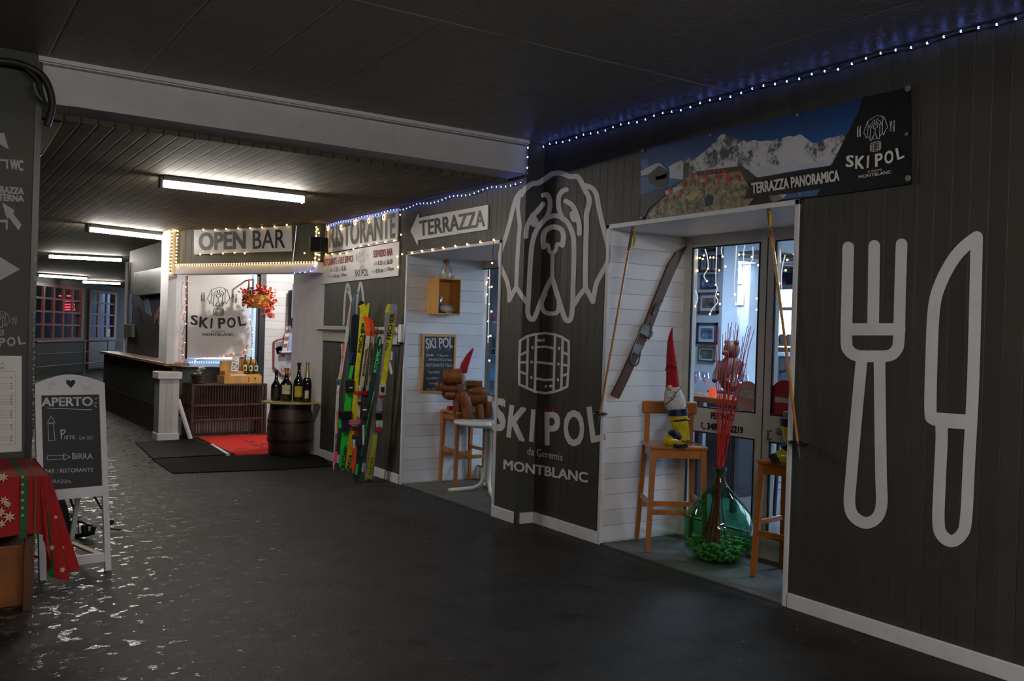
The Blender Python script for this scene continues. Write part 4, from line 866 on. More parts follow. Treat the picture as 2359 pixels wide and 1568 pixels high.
c = mM(.05)(378, 650); o = MB().tube([c+Vector((0,0,-.12)), c+Vector((0,0,.12))], .03).build('wall_lamp', M_steel); tag(o, 'small metal wall lamp between the menu panel and the white post', 'lamp')
# ================================================================== STRING LIGHTS
M_bb = glow('blue_bulb', (.16, .24, 1.0), 18); M_bb2 = glow('cyan_led', (.1, .45, 1.0), 7); M_am = glow('amber_rope_led', (1.0, .62, .22), 14); M_rb = glow('red_bulb', (1, .08, .05), 5); M_yb = glow('yellow_bulb', (1, .55, .12), 6)
M_wire = M('dark_cable', (30, 34, 46), .5); M_clr = M('clear_rope', (190, 180, 150), .3); M_gcab = M('grey_tube', (90, 94, 104), .35)
t = thing('string_lights', (XA-.05, 4.5, ZN-.04), 'blue fairy light tube along the ceiling edge above the near wall', 'string lights')
pts = []
for i in range(45): y = 6.46-i*.0935; pts.append(Vector((XA-.045, y, ZN-.036+.008*math.sin(i*1.3)-(.012 if 28 < i < 33 else 0))))
MB().tube(pts, .0055, 6).build('light_tube', M_gcab, t); bulbs(t, pts, M_bb, .0075)
MB().tube([(XA-.012, 6.4, ZN-.02), (XA-.012, 2.2, ZN-.018)], .012, 6).build('dark_cable', M_wire, t)
t = thing('string_lights', (XB-.05, 9, ZF-.04), 'blue fairy light tube running back along the restaurant wall top', 'string lights')
pts = []
for i in range(58): y = 6.55+i*.0775; z = ZF+.03-.03-.028-.012*math.sin(i*.7); pts.append(Vector((XB-.03, y, z)))
MB().tube([Vector((XB-.03, 6.46, ZN-.05)), Vector((XB-.03, 6.46, 3.0)), Vector((XB-.035, 6.49, 2.93))]+pts[1:], .0055, 6).build('light_tube', M_gcab, t)
bulbs(t, [(XB-.03, 6.455, z) for z in (3.2, 3.12, 3.03)]+pts, M_bb, .0075)
# warm string around the alcove opening
t = thing('string_lights', (XB-.02, 7.8, 2.4), 'warm fairy lights framing the alcove opening with the white table', 'string lights')
PW = [(986,632),(1082,618),(1183,600),(1288,587),(1397,567),(1518,550),(1638,532),(1771,509),(1905,488),(1890,722),(1884,960),(1883,1208),(1873,1452),(1862,1700)]
w0 = [X(XB-.022)(*p) for p in rq(*PW)]+[X(XB-.022)(*p) for p in ((1122, 880),)]
MB().tube(w0[:-1], .0025, 5).build('cable', M_wire, t); bulbs(t, w0[:-1], M_wb, .010)
# warm flowers and bulbs round the restaurant boards
t = thing('string_lights', (XB-.03, 10, 2.5), 'warm fairy lights with flower shapes across the restaurant boards', 'string lights')
fl8 = [X(XB-.03)(*p) for p in rq((105,408),(242,372),(372,362),(512,316),(652,296),(800,262))]
for c in fl8:
    mb = MB()
    for k in range(5): a = k*2*math.pi/5; mb.tube([c+Vector((0, .028*math.cos(a+u)*1, .028*math.sin(a+u)))*(1 if j == 0 else 1) for j, u in enumerate((-.5, 0, .5))], .004, 5)
    mb.build('flower_light', M_wb, t)
w1 = [X(XB-.03)(*p) for p in rq((222,634),(285,629),(360,628),(428,620),(497,582),(566,552),(648,538),(727,522),(817,508),(905,495),(975,437),(967,237))]
w2 = [X(XB-.03)(*p) for p in rq((935,655),(945,763),(975,437))]
MB().tube(w1, .0025, 5).build('cable', M_wire, t); MB().tube(fl8, .0025, 5).build('cable', M_wire, t); bulbs(t, w1+w2[:2], M_wb, .010)
# OPEN BAR bulbs
t = thing('string_lights', H0+hd*1.3+Vector((0, 0, 2.6)), 'warm fairy lights above and below the OPEN BAR board', 'string lights')
a_ = [hP(.05)(*p) for p in oq((365,200),(475,203),(582,195),(697,189),(810,187),(923,180),(1041,172),(1158,157))]
b_ = [hP(.05)(*p) for p in oq((335,437),(441,433),(551,428),(662,421),(758,427))]; c_ = [hP(.05)(*p) for p in oq((1327,425),(1447,437),(1230,410))]
MB().tube(a_, .0025, 5).build('cable', M_wire, t); MB().tube(b_+c_[:2], .0025, 5).build('cable', M_wire, t); MB().tube([hP(.05)(*p) for p in oq((1250,165),(1238,300),(1225,410),(1215,500))], .004, 5).build('cable', M_cord, t); bulbs(t, a_+b_+c_[:2], M_wb, .012)
# amber rope light round the header
t = thing('rope_light', H0+hd*1.3+Vector((0, 0, 2.47)), 'bright amber rope light outlining the dark header over the bar entrance', 'rope light')
rope = [(58,610),(62,400),(66,208),(88,207),(122,212),(115,300),(110,420),(104,538)]
R1 = [hP(.06)(*p) for p in oq((62,600),(66,208))]
R1 = [Y(13.42)(*p) for p in oq((52,610),(62,400),(66,208))]+[hP(.06)(*p) for p in oq((122,212),(112,370),(104,538),(400,536),(700,529),(1000,520),(1200,516),(1400,512),(1425,512))]
R2 = [hP(.06)(*p) for p in oq((1425,512),(1432,420),(1436,330),(1440,170),(1465,240),(1468,400),(1468,480),(1440,512))]
def resample(P, d):
    out = [P[0]]; acc = 0
    for a, b in zip(P, P[1:]):
        L = (b-a).length; s = d-acc
        while s <= L: out.append(a+(b-a)*(s/L)); s += d
        acc = (acc+L) % d
    return out
MB().tube(R1, .011, 6).build('clear_tube', M_clr, t); MB().tube(R2, .011, 6).build('clear_tube', M_clr, t)
bulbs(t, resample(R1, .048)+resample(R2, .055), M_am, .013, 'lamp_dot')
# multicoloured string round the window, blue strips
t = thing('string_lights', Y(13.84)(500, 830), 'red and yellow fairy lights on dark wire around the bar window', 'string lights')
L1 = oq((215,690),(197,745),(205,803),(195,860),(207,918),(193,985),(165,1035),(198,1096),(157,1213),(190,1275),(152,1328),(172,1390),(168,1452)); L2 = oq((168,1452),(290,1448),(395,1418),(447,1424),(517,1415),(560,1407),(605,1393),(655,1380),(735,1388),(766,1346),(790,1287),(830,1335),(833,1237),(835,1175),(820,1118),(807,1057))
mw = Y(13.84)
MB().tube([mw(*p) for p in L1+L2[1:]], .0035, 5).build('cable', M_wire, t)
al = L1+L2[1:]; bulbs(t, [mw(*p) for p in al[0::2]], M_rb, .009); bulbs(t, [mw(*p) for p in al[1::2]], M_yb, .009)
t = thing('led_strip', mw(585, 830), 'vertical blue LED strip at the right edge of the bar window', 'LED strip')
S = [Y(13.83)(*p) for p in oq((852,635),(846,800),(845,970),(843,1100),(840,1250),(838,1440))]; MB().tube(S, .006, 6).build('strip_tube', M_clr, t); bulbs(t, resample(S, .034), M_bb2, .012, 'lamp_dot')
t = thing('led_strip', mw(480, 834), 'horizontal blue LED strip along the bar window sill', 'LED strip')
S = [Y(13.83)(*p) for p in oq((238,1461),(553,1464))]; MB().tube(S, .005, 6).build('strip_tube', M_clr, t); bulbs(t, resample(S, .034), M_bb2, .011, 'lamp_dot')
t = thing('string_lights', hP(.08)(700, 620), 'few blue bulbs drooping under the white header beam', 'string lights')
S = [hP(.05)(*p) for p in oq((1218,633),(1232,617),(1283,610),(1331,607),(1384,595),(1422,548))]; MB().tube(S, .003, 5).build('cable', M_wire, t); bulbs(t, S, M_bb, .0075)
# black loudspeaker on the header corner
o = MB(); q = [hP(.20)(*p) for p in oq((1378,268),(1482,268),(1480,412),(1376,412))]; o.prism(q, -hn*.14); o = tag(o.build('loudspeaker', M_blk, None, .008), 'small black loudspeaker at the corner between header and restaurant boards', 'speaker')
# ================================================================== OBJECTS AROUND THE BAR ENTRANCE
def shape(mp, poly, th):      # px polygon -> extruded slab away from the camera
    p = [mp(*a) for a in poly]; n = (p[1]-p[0]).cross(p[2]-p[0]).normalized()
    if n.dot(p[0]-CAM) < 0: n = -n
    return p, n*th
M_mat = boards('ribbed_rubber_mat', (22, 23, 24), 1, .06, 0, .012, gd=.3, rough=.7)
z0 = Z(0)
def matq(name, q, h, mat, lbl, cat):
    p = [z0(*a) for a in q]; o = MB().prism(p, (0, 0, h)).build(name, mat, None, .003); return tag(o, lbl, cat)
for _m in (M_mat, M('coarse_black_mat', (14, 14, 16), .85, bmp=.6, bscale=90)): _m.node_tree.nodes['Principled BSDF'].inputs['Specular IOR Level'].default_value = .12
c_ = Z(0)
matq('doormat', [(311,1020),(440,1013),(545,1047),(352,1058)], .016, M_mat, 'dark ribbed rubber mat in front of the white planked post', 'doormat')
matq('doormat', [(350,1059),(660,1046),(740,1050),(765,1074),(650,1082),(398,1091)], .012, M('coarse_black_mat', (20, 20, 22), .85, bmp=.6, bscale=90), 'long black mat reaching from the ribbed mat to the barrel', 'doormat')
rc = matq('red_carpet', [(457,1010),(480,1006),(640,1003),(660,1046),(545,1050)], .02, M_carpet, 'bright red entrance carpet between the slatted crate and the barrel', 'carpet')
rm = Z(.0206); g = []
for pts in ([(562,1013),(572,1018),(588,1016)], [(575,1022),(598,1027),(610,1020)], [(590,1024),(606,1031)], [(600,1022),(618,1024)], [(568,1032),(548,1034),(537,1042)]): g += stroke(pts, 1.4)
flat('carpet_lettering', [(g, M_black)], rm, rc)
o = MB().prism([c_(*p) for p in ((484,1026),(490,1026),(530,1049),(522,1050))], (0, 0, .024)).build('carpet_edge_strip', M_whiteb, rc)
# white planked post and the leaning white board
t = thing('planked_post', (2.965, 13.5, 0), 'white planked square bin post with flared cap beside the bar counter', 'post')
mb = MB(); mb.box((2.83, 13.36, 0), (3.11, 13.43, .9)); mb.box((2.83, 13.36, 0), (2.86, 13.44, .9)); 
MB().box((2.835, 13.25, .05), (3.10, 13.54, .9)).build('body', boards('white_planks', (204, 204, 208), 0, .089, 2.835, .003, gd=.5, stain=.05), t)
MB().box((2.805, 13.22, .86), (3.13, 13.57, .955)).build('cap', M_white, t, .004); MB().box((2.82, 13.235, 0), (3.115, 13.555, .1)).build('plinth', M_white, t, .004)
MB().box((2.83, 13.245, .955), (3.105, 13.545, .958)).build('cap_opening', M('ochre_wood', (150, 128, 84), .6), t)
f = BB(435, 1012); p, n = shape(f, [(405,920),(410,919),(439,1011),(434,1013)], .09); o = MB().prism(p, n).build('leaning_board', M_whiteb, None, .003); tag(o, 'narrow white board leaning between the planked post and the slatted crate', 'board')
# slatted crate
t = thing('slatted_crate', (3.86, 13.5, 0), 'large dark brown slatted wicker crate standing on end beside the red carpet', 'crate')
xa, xb, ya, yb, hz = 3.33, 4.43, 13.42, 13.72, .765
T = Matrix.Translation((3.33, 13.40, 0)) @ Matrix.Rotation(.12, 4, 'Z'); Wc = 1.10; Dc = .36
for z in (.02, .26, .47, hz):
    MB(T).box((-.02, -.01, z-.022), (Wc+.02, .025, z+.012)).build('rail', M_wick, t, .006); MB(T).box((-.02, Dc-.03, z-.022), (Wc+.02, Dc, z+.012)).build('rail', M_wick, t, .006)
    for x in (0, Wc): MB(T).box((x-.018, 0, z-.02), (x+.018, Dc, z+.01)).build('rail', M_wick, t, .006)
for i in range(26):
    x = .05+i*(Wc-.1)/25; MB(T).tube([(x+random.uniform(-.004,.004), .012, .0), (x, .012, hz)], .0095, 6).build('slat', M_wick, t)
for i in range(9):
    x = .05+i*(Wc-.1)/8; MB(T).tube([(x, Dc-.015, 0), (x, Dc-.015, hz)], .008, 5).build('slat', M_wick, t)
for x in (.0, Wc):
    for y in (.01, Dc-.02): MB(T).box((x-.022, y-.016, 0), (x+.022, y+.016, hz)).build('post', M_wick, t, .004)
    for i in range(5): MB(T).tube([(x, .06+i*.06, 0), (x, .06+i*.06, hz)], .009, 5).build('slat', M_wick, t)
MB(T).box((-.02, 0, hz-.005), (Wc+.02, Dc, hz+.012)).build('top_boards', M_wick, t, .003)
HC = hz+.013
# paper basket
f = BB(456, 885, HC); c = Z(HC)(457, 889); c = Vector((c.x, c.y, HC)); c = T @ Vector((.14, .16, HC))
t = thing('wicker_basket', c, 'small round wicker basket filled with papers on the slatted crate', 'basket')
MB().lathe([(0,.004),(.075,.004),(.115,.12),(.12,.13),(.108,.13),(.07,.012),(0,.012)], c, 24).build('basket_body', M_wick, t)
for k in range(7): MB().tube([c+Vector((r_*math.cos(a), r_*math.sin(a), .012+k*.018)) for a in [i*math.pi/10 for i in range(21)] for r_ in (.078+k*.0062,)], .006, 5).build('weave_ring', M_wick, t)
for i in range(9):
    a, b_ = random.uniform(0, 6.28), random.uniform(.0, .06); pc = c+Vector((b_*math.cos(a), b_*math.sin(a), .135+.012*i))
    R = Matrix.Translation(pc) @ Matrix.Rotation(random.uniform(0, 3), 4, 'Z') @ Matrix.Rotation(random.uniform(-.5, .5), 4, 'X')
    mb = MB(R); mb.add([(-.05,-.035,0),(.05,-.03,.012),(.045,.035,0),(-.045,.03,.014)], [(0,1,2,3)]); mb.add([(-.05,-.035,-.002),(.05,-.03,.010),(.045,.035,-.002),(-.045,.03,.012)], [(3,2,1,0)])
    if i == 5: mb.add([(.0,-.01,.008),(.04,-.01,.012),(.04,.012,.010),(.0,.012,.008)], [(0,1,2,3)], 1)
    o = mb.build('paper_slip', [M_sign, M_red]); tag(o, ['white paper slip lowest in the wicker basket','white paper slip second from the bottom in the basket','white paper slip third from the bottom in the basket','crumpled white slip in the middle of the basket heap','crumpled white slip above the middle of the basket heap','white paper slip with a red stripe in the basket','white slip above the red striped one in the basket','white slip second from the top in the basket','white paper slip on top of the basket heap'][i], 'paper', 'papers in the wicker basket')
# wine boxes and what lies on them
t = thing('wooden_wine_box', T @ Vector((.72, .17, HC)), 'long pale wooden wine box lying on the right of the slatted crate', 'wooden box')
MB(T).box((.46, .02, HC), (1.04, .30, HC+.115)).build('box_body', M_pine, t, .003); MB(T).box((.83, .018, HC+.02), (.84, .0195, HC+.1)).build('divider_line', M_black, t)
MB(T).add([(.92,.017,HC+.085),(.95,.017,HC+.085),(.935,.017,HC+.05)], [(0,1,2)]).build('stencil_mark', M_black, t)
ZB = HC+.116
t = thing('open_wine_box', T @ Vector((.67, .24, ZB)), 'open wooden wine box with lid up behind the black leaflet', 'wooden box')
MB(T).box((.50, .10, ZB), (.79, .29, ZB+.06)).build('box_body', M_pine, t, .003); MB(T).box((.50, .29, ZB), (.79, .30, ZB+.21)).build('lid', M_pine, t, .003)
MB(T).box((.80, .285, ZB), (1.05, .30, ZB+.235)).build('back_panel', M_pine, t, .003); MB(T).box((.80, .14, ZB), (1.08, .29, ZB+.012)).build('tray', M_pine, t, .002)
o = MB(T).box((.56, .03, ZB), (.80, .09, ZB+.018)).build('magazine', M_sign, None); tag(o, 'flat white magazine lying at the front of the wine box', 'magazine')
o = MB(T).prism([(.585, .088, ZB+.06), (.70, .088, ZB+.06), (.715, .098, ZB+.27), (.60, .098, ZB+.27)], (0, .004, 0)).build('leaflet', M_sign); tag(o, 'upright black and white printed leaflet leaning in the open wine box', 'leaflet')
mb = MB(T)
for _ in range(26): x = random.uniform(.60, .685); z = ZB+random.uniform(.075, .25); mb.add([(x,.0865,z),(x+.014,.0865,z),(x+.014,.0868,z+.009),(x,.0868,z+.009)], [(0,1,2,3)])
mb.build('printed_pattern', M_char, o)
M_bgl = M('dark_bottle_glass', (16, 26, 20), .06, coat=1, var=.1); M_bgl2 = M('black_bottle_glass', (12, 13, 16), .06, coat=1, var=.1); M_bgl3 = M('olive_bottle_glass', (52, 54, 18), .08, coat=1, var=.1)
M_lab = M('cream_label', (200, 192, 156), .6); M_gold = M('gold_foil', (196, 178, 130), .35, metal=.6); M_laby = M('yellow_label', (190, 168, 40), .6)
def bottle(c, h, r, lbl, grp, glass, lab=None, foil=None, foilz=.7, sh=.62, lz=(.12, .42), la=1.0):
    c = Vector(c); t = thing('wine_bottle', c, lbl, 'bottle', grp); k = r
    MB().lathe([(0,.004),(k*.9,.002),(k,.012),(k,h*.45),(k*.93,h*(.45+.5*(sh-.45))),(k*.6,h*sh),(k*.36,h*(sh+.08)),(k*.3,h*.86),(k*.3,h*.97),(k*.36,h*.975),(k*.36,h),(0,h)], c, 24).build('glass_body', glass, t)
    a = math.atan2(-c.y, -c.x)
    if lab: MB().lathe([(k+.0008, h*lz[0]), (k+.0008, h*lz[1])], c, 12, 0, a-la, a+la).build('paper_label', lab, t)
    MB().lathe([(k*.39, h*.93), (k*.40, h*1.004), (0, h*1.006)] if not foil else [(k*(.62 if foilz < .72 else .4), h*foilz), (k*.33, h*.88), (k*.4, h*.975), (k*.4, h*1.004), (0, h*1.006)], c, 20).build('capsule', foil or M_blk, t)
    return t
for i, (x, l_) in enumerate(((.855, 'small olive wine bottle with picture label, leftmost of three on the wine box'), (.945, 'small olive wine bottle, middle of three on the wine box'), (1.03, 'small olive wine bottle, rightmost of three on the wine box'))):
    c = T @ Vector((x, .21, ZB+.013)); tb_ = bottle(c, .255+(.03 if i == 0 else 0), .034, l_, 'small bottles on the wine box', M_bgl3, M_lab, sh=.66, lz=(.18, .52), la=.9)
    a = math.atan2(-c.y, -c.x); MB().lathe([(.0352, .07), (.0352, .11)], c, 6, 0, a-.35, a+.35).build('label_print', M_black, tb_)
# barrel with board and big bottles
BC = Vector((4.03, 11.32, 0)); BH = .665
t = thing('wooden_barrel', BC, 'dark oak barrel with iron hoops standing left of the skis', 'barrel')
prof = [(.235,.0),(.25,.03),(.275,.18),(.288,.33),(.275,.49),(.25,.62),(.24,BH),(0,BH)]
MB().lathe([(0,.01)]+prof, BC, 36).build('staves', M_bar, t)
for z, r_, w_ in ((.05,.262,.04),(.20,.284,.035),(.24,.287,.0),(.44,.286,.035),(.62,.258,.045)):
    if w_: MB().lathe([(r_-.006,z-w_/2),(r_,z-w_/2),(r_+(.003 if z<.3 else -.003),z+w_/2),(r_-.006,z+w_/2)], BC, 36).build('hoop', M_hoop, t)
MB().ell(BC+Vector((-.165,-.235,.33)), (.018,.018,.018), 10).build('bung', M_blk, t)
f = Z(BH+.02); q = [f(*p) for p in ((618,926),(640,924),(728,931),(746,937),(724,942),(690,941),(650,933))]
q = [BC+Vector(v) for v in ((-.37,.06,BH+.001),(-.3,-.2,BH+.001),(.0,-.36,BH+.001),(.27,-.3,BH+.001),(.29,-.02,BH+.001),(.1,.3,BH+.001),(-.2,.28,BH+.001))]
bd = MB().prism(q, (0, 0, .022)).build('barrel_top_board', M('pale_board', (178, 160, 96), .5, var=.2), None, .004); tag(bd, 'thin pale wooden board resting on the dark barrel under four bottles', 'board')
ZT = BH+.0235; GP = 'large bottles on the barrel'; ff = BB(685, 1050); 
def onb(x, d): a = BC+Vector((RT.x, RT.y, 0)).normalized()*((x-684)*FD(BC))+Vector((FW.x, FW.y, 0))*d; return (a.x, a.y, ZT)
bottle(onb(649, .0), .385, .064, 'black champagne bottle with dark label, leftmost on the barrel', GP, M_bgl2, M('dark_label', (40, 26, 30), .5), sh=.6)
bottle(onb(675, -.06), .42, .076, 'large black wine bottle with cream landscape label, second on the barrel', GP, M_bgl2, M_lab, M('orange_capsule', (176, 112, 50), .4), .84, sh=.62, lz=(.22,.5), la=.75)
bottle(onb(702, -.03), .49, .068, 'tall green champagne bottle with yellow label, third on the barrel', GP, M_bgl, M_laby, sh=.62, lz=(.12,.4), la=.8)
bottle(onb(724, -.1), .50, .062, 'tall champagne bottle with gold foil neck, rightmost on the barrel', GP, M_bgl2, M_lab, M_gold, .62, sh=.62, lz=(.1,.3), la=.4)
# framed sign, brochure rack and dark board on the shiplap
KG = 7.8375; OG = (600, 740)
def gq(*p): return [(x/KG+OG[0], y/KG+OG[1]) for x, y in p]
sm = Y(13.86)
oc = [(230,370),(300,325),(430,298),(560,325),(600,370),(600,840),(520,1010),(470,1030),(380,985),(230,850)]
o = panel(sm, gq(*oc), .03, 'framed_sign', M('mahogany_frame', (120, 50, 34), .4), None, .004); tag(o, 'red framed cut corner advertising board hung on white shiplap', 'sign')
ic_ = [(262,388),(320,350),(430,328),(545,350),(575,385),(575,830),(505,980),(470,996),(390,950),(250,820)]
flat('poster_print', [([gq(*ic_)], M('aged_poster', (176, 176, 184), .5, var=.25, scale=8)), ([gq((270,480),(380,440),(390,560),(300,600)), gq((460,660),(560,600),(570,740),(480,790))], M('poster_blue_tone', (130, 150, 160), .5)), (text('Spritz', gq((360,850),(550,840),(550,905),(370,925)), .02)+[gq(*p) for p in (((360,590),(430,570),(440,640),(380,640)), ((480,940),(540,930),(530,980),(490,985)))], M('poster_brick', (150, 60, 50), .5)), (text('SCOT', gq((275,390),(400,360),(400,440),(290,470)), .02), M_char)], Y(13.8585), o)
t = thing('brochure_rack', Y(13.75)(678, 812), 'white wall rack filled with brochures beside the white entrance wall', 'brochure rack')
rmp = Y(13.74); p, n = shape(rmp, gq((378,535),(645,530),(645,560),(378,565)), .12); MB().prism(p, n).build('shelf', M_white, t)
p, n = shape(Y(13.84), gq((560,160),(690,160),(690,560),(500,560)), .02); MB().prism(p, n).build('back_panel', M_whiteb, t)
p, n = shape(Y(13.76), gq((640,170),(690,170),(660,950),(610,950)), .03); MB().prism(p, n).build('side_panel', M_whiteb, t)
for i, (q, c_, l) in enumerate((((((470,100),(552,80),(480,535),(395,535))), (210, 205, 208), 'tall brochure with dark photo squares, frontmost in the rack'), (((552,130),(600,150),(575,535),(490,535)), (150, 170, 215), 'blue edged brochure, middle of the rack'), (((600,180),(655,180),(640,530),(580,530)), (205, 190, 195), 'pale brochure, rightmost of the rack'))):
    o = panel(Y(13.745+.012*i), gq(*q), .008, 'brochure', M('brochure_%d' % i, c_, .4), None); tag(o, l, 'brochure', 'brochures in the rack')
    if i == 0: flat('printed_squares', [([gq((462,150),(530,142),(520,215),(450,222)), gq((440,280),(515,272),(505,345),(430,352)), gq((418,405),(492,398),(482,470),(408,478))], M('brochure_photo', (130, 80, 74), .5))], Y(13.7445), o)
KH = 7.84; OH = (590, 600)
def hq(*p): return [(x/KH+OH[0], y/KH+OH[1]) for x, y in p]
o = panel(Y(13.85), hq((595,540),(700,520),(700,1250),(585,1160)), .03, 'dark_notice_board', M('navy_board', (28, 32, 48), .5), None, .004); tag(o, 'narrow dark notice board on shiplap above the brochure rack', 'notice board')
o = panel(Y(13.5), hq((690,420),(820,405),(800,1035),(665,1030)), .08, 'wall_cabinet', M_whiteb, None, .004); tag(o, 'slim white box mounted high at the edge of the white entrance wall', 'wall box')
o = MB().box((4.40, 13.86, 0), (4.49, 13.9, 2.6)).build('door_edge', M('dark_navy_panel', (30, 34, 42), .5)); tag(o, 'tall dark panel between the bar window and the white shiplap', 'panel')
# hanging flower basket with two bottles
bc = Y(13.3)(592, 690); t = thing('hanging_basket', bc, 'golden wicker basket overflowing with red and orange autumn leaves beside the bar window', 'basket')
MB().lathe([(0,-.12),(.10,-.12),(.19,.0),(.205,.07),(.19,.07),(.10,-.1),(0,-.1)], bc, 28).build('basket_body', M('golden_wicker', (184, 136, 60), .45, var=.5, scale=30, stretch=(.3,.3,3)), t)
for k in range(8): MB().tube([bc+Vector(((.12+.0095*k)*math.cos(a), (.12+.0095*k)*math.sin(a), -.11+.022*k)) for a in [i*math.pi/12 for i in range(25)]], .009, 5).build('weave_ring', MATS['golden_wicker'], t)
MB().tube([bc+Vector((0,.2,.05)), bc+Vector((0,.2,.3)), bc+Vector((0,.61,.3))], .012).build('bracket', M_blk, t)
M_l1, M_l2, M_l3 = M('autumn_leaf_orange', (224, 96, 36), .6, var=.3), M('autumn_leaf_red', (176, 38, 34), .6, var=.3), M('autumn_leaf_dark', (110, 36, 30), .6, var=.3)
mb = MB()
for i in range(420):
    r_ = random.random()
    if r_ < .45: p = bc+Vector((random.gauss(.02, .10), random.gauss(-.05, .10), .09+abs(random.gauss(0, .045))))
    elif r_ < .85: a = random.uniform(-1.4, .6); p = bc+Vector((.2*math.cos(a)+random.gauss(0,.03), .2*math.sin(a)+random.gauss(0,.03), random.uniform(-.26, .08)))
    else: a = random.uniform(2.6, 4.2); p = bc+Vector((.2*math.cos(a), .2*math.sin(a), random.uniform(-.14, .1)))
    R = Matrix.Translation(p) @ Matrix.Rotation(random.uniform(0, 6.3), 4, 'Z') @ Matrix.Rotation(random.uniform(-1.4, 1.4), 4, 'X') @ Matrix.Rotation(random.uniform(-1, 1), 4, 'Y')
    s_ = random.uniform(.018, .034); mb.add([R @ Vector(v)*1 for v in ((0,-s_,0),(s_*.9,-s_*.3,.003),(s_*.35,0,0),(s_*.6,s_*.8,.004),(0,s_*.6,0),(-s_*.6,s_*.8,.004),(-s_*.35,0,0),(-s_*.9,-s_*.3,.003))], [list(range(8))], random.choice((0, 0, 1, 1, 2)))
o = mb.build('foliage', [M_l1, M_l2, M_l3], t); o['kind'] = 'stuff'
for dx, dz, l in ((-.13, .05, 'dark bottle with orange cap poking out of the left of the leaf basket'), (.075, .05, 'dark bottle with red cap poking out of the right of the leaf basket')):
    c = bc+Vector((dx, -.02 if dx < 0 else .05, -.04)); bottle(c, .33, .036, l, 'bottles in the leaf basket', M_bgl2, None, M('orange_cap', (216, 70, 40), .4), .82)
# ================================================================== SKI RACK AND SKIS
t = thing('ski_rack', (XB-.03, 10.1, 1.46), 'cream wall board with metal pegs holding the row of skis', 'ski rack')
MB().box((XB-.03, 8.83, 1.47), (XB-.002, 11.02, 1.66)).build('back_board', M('cream_board', (196, 192, 178), .5, var=.1), t, .01)
MB().box((XB-.045, 8.74, 1.50), (XB-.002, 8.81, 1.69)).build('end_board', M_white, t, .006)
for y in [8.9+i*.085 for i in range(25)]: MB().tube([(XB-.03, y, 1.615), (XB-.13, y, 1.60)], .007, 6).build('peg', M_steel, t)
for y0, y1 in ((8.85, 9.75), (9.95, 11.15)): MB().tube([(XB-.07, y0, 1.62), (XB-.07, y1, 1.62)], .009, 6).build('rod', M_steel, t)
def dfw(p): return (p-CAM).dot(FW)
def skiP(x, y, y0, y1, d0, d1):
    k = (y0-y)/(y0-y1); d = d0+(d1-d0)*k; r_ = ray(x, y); return CAM+r_*(d/r_.dot(FW))
def ski(lbl, pts, wid, cols, name='ski', extra=(), txt=(), front=0, near=0, th=.012, grp='skis leaning on the rack'):
    P = [(x/K8+O8[0], y/K8+O8[1]) for x, y in pts]; x0, y0 = P[0]; x1, y1 = P[-1] if len(P) < 4 else min(P, key=lambda q: q[1])
    d0 = dfw(Z(0)(x0, y0)); d1 = dfw(X(4.17-front)(x1, y1)); d1 = min(d1, d0+ .6) if d1 < d0 else d1
    d0 -= near; d1 -= near
    mp = lambda x, y, l=0: skiP(x, y, y0, y1, d0-l, d1-l)
    t = thing(name, Z(0)(x0, y0), lbl, 'ski', grp)
    Q = cr(P, 3); W = []
    for i in range(len(Q)):
        u = i/(len(Q)-1)*(len(wid)-1); k = min(int(u), len(wid)-2); W.append((wid[k]+(wid[k+1]-wid[k])*(u-k))/K8)
    vs, fs, ms = [], [], []; n = len(Q); mats = []
    for m_ in (c[1] for c in cols):
        if m_ not in mats: mats.append(m_)
    for i, (x, y) in enumerate(Q):
        a, b_ = Q[max(i-1, 0)], Q[min(i+1, n-1)]; tx, ty = b_[0]-a[0], b_[1]-a[1]; L = math.hypot(tx, ty) or 1; nx, ny = -ty/L*W[i]/2, tx/L*W[i]/2
        e = .35 if i in (0, n-1) else 1
        l = mp(x-nx*e, y-ny*e); r_ = mp(x+nx*e, y+ny*e); off = (l-CAM).normalized()*th
        vs += [l, r_, r_+off, l+off]
    for i in range(n-1):
        u = i/(n-1); mi = 0
        for lim, m_ in cols:
            if u < lim: mi = mats.index(m_); break
        for j in range(4): fs.append((i*4+j, i*4+(j+1) % 4, (i+1)*4+(j+1) % 4, (i+1)*4+j)); ms.append(mi)
    mb = MB(); mb.v = vs; mb.f = fs+[(3, 2, 1, 0), tuple((n-1)*4+k for k in range(4))]; mb.m = ms+[0, mats.index(cols[-1][1])]; mb.s = [False]*len(mb.f)
    mb.build('ski_body', mats, t, .001)
    for i, (pp, w_, m_, nm) in enumerate(extra): flat(nm, [(sc_(seg(cr(pp, 3), w_), K8, *O8), m_)], lambda x, y: mp(x, y, .0012+.0005*i), t)
    for s_, q, m_, b_ in txt: flat('lettering', [(sc_(text(s_, q, b_), K8, *O8), m_)], lambda x, y: mp(x, y, .004), t)
    return t, mp
def binding(t, mp, boxes, nm='binding'):
    for (x0_, y0_, x1_, y1_), h, m_ in boxes:
        q = [(x0_, y0_), (x1_, y0_), (x1_-3, y1_), (x0_+3, y1_)]; q = [(x/K8+O8[0], y/K8+O8[1]) for x, y in q]
        p = [mp(x, y, h) for x, y in q]; off = (p[0]-CAM).normalized()*h; MB().prism(p, off).build(nm, m_, t, .006)
M_skw, M_sko, M_skg, M_sky, M_skt, M_skb, M_skgr = M('ski_white', (186, 188, 184), .3), M('ski_orange', (232, 82, 44), .3), M('ski_green', (40, 190, 60), .3), M('ski_yellow', (206, 200, 36), .3), M('ski_teal_grey', (104, 128, 130), .3), M('ski_black', (24, 26, 36), .3), M('ski_grey', (140, 142, 146), .3)
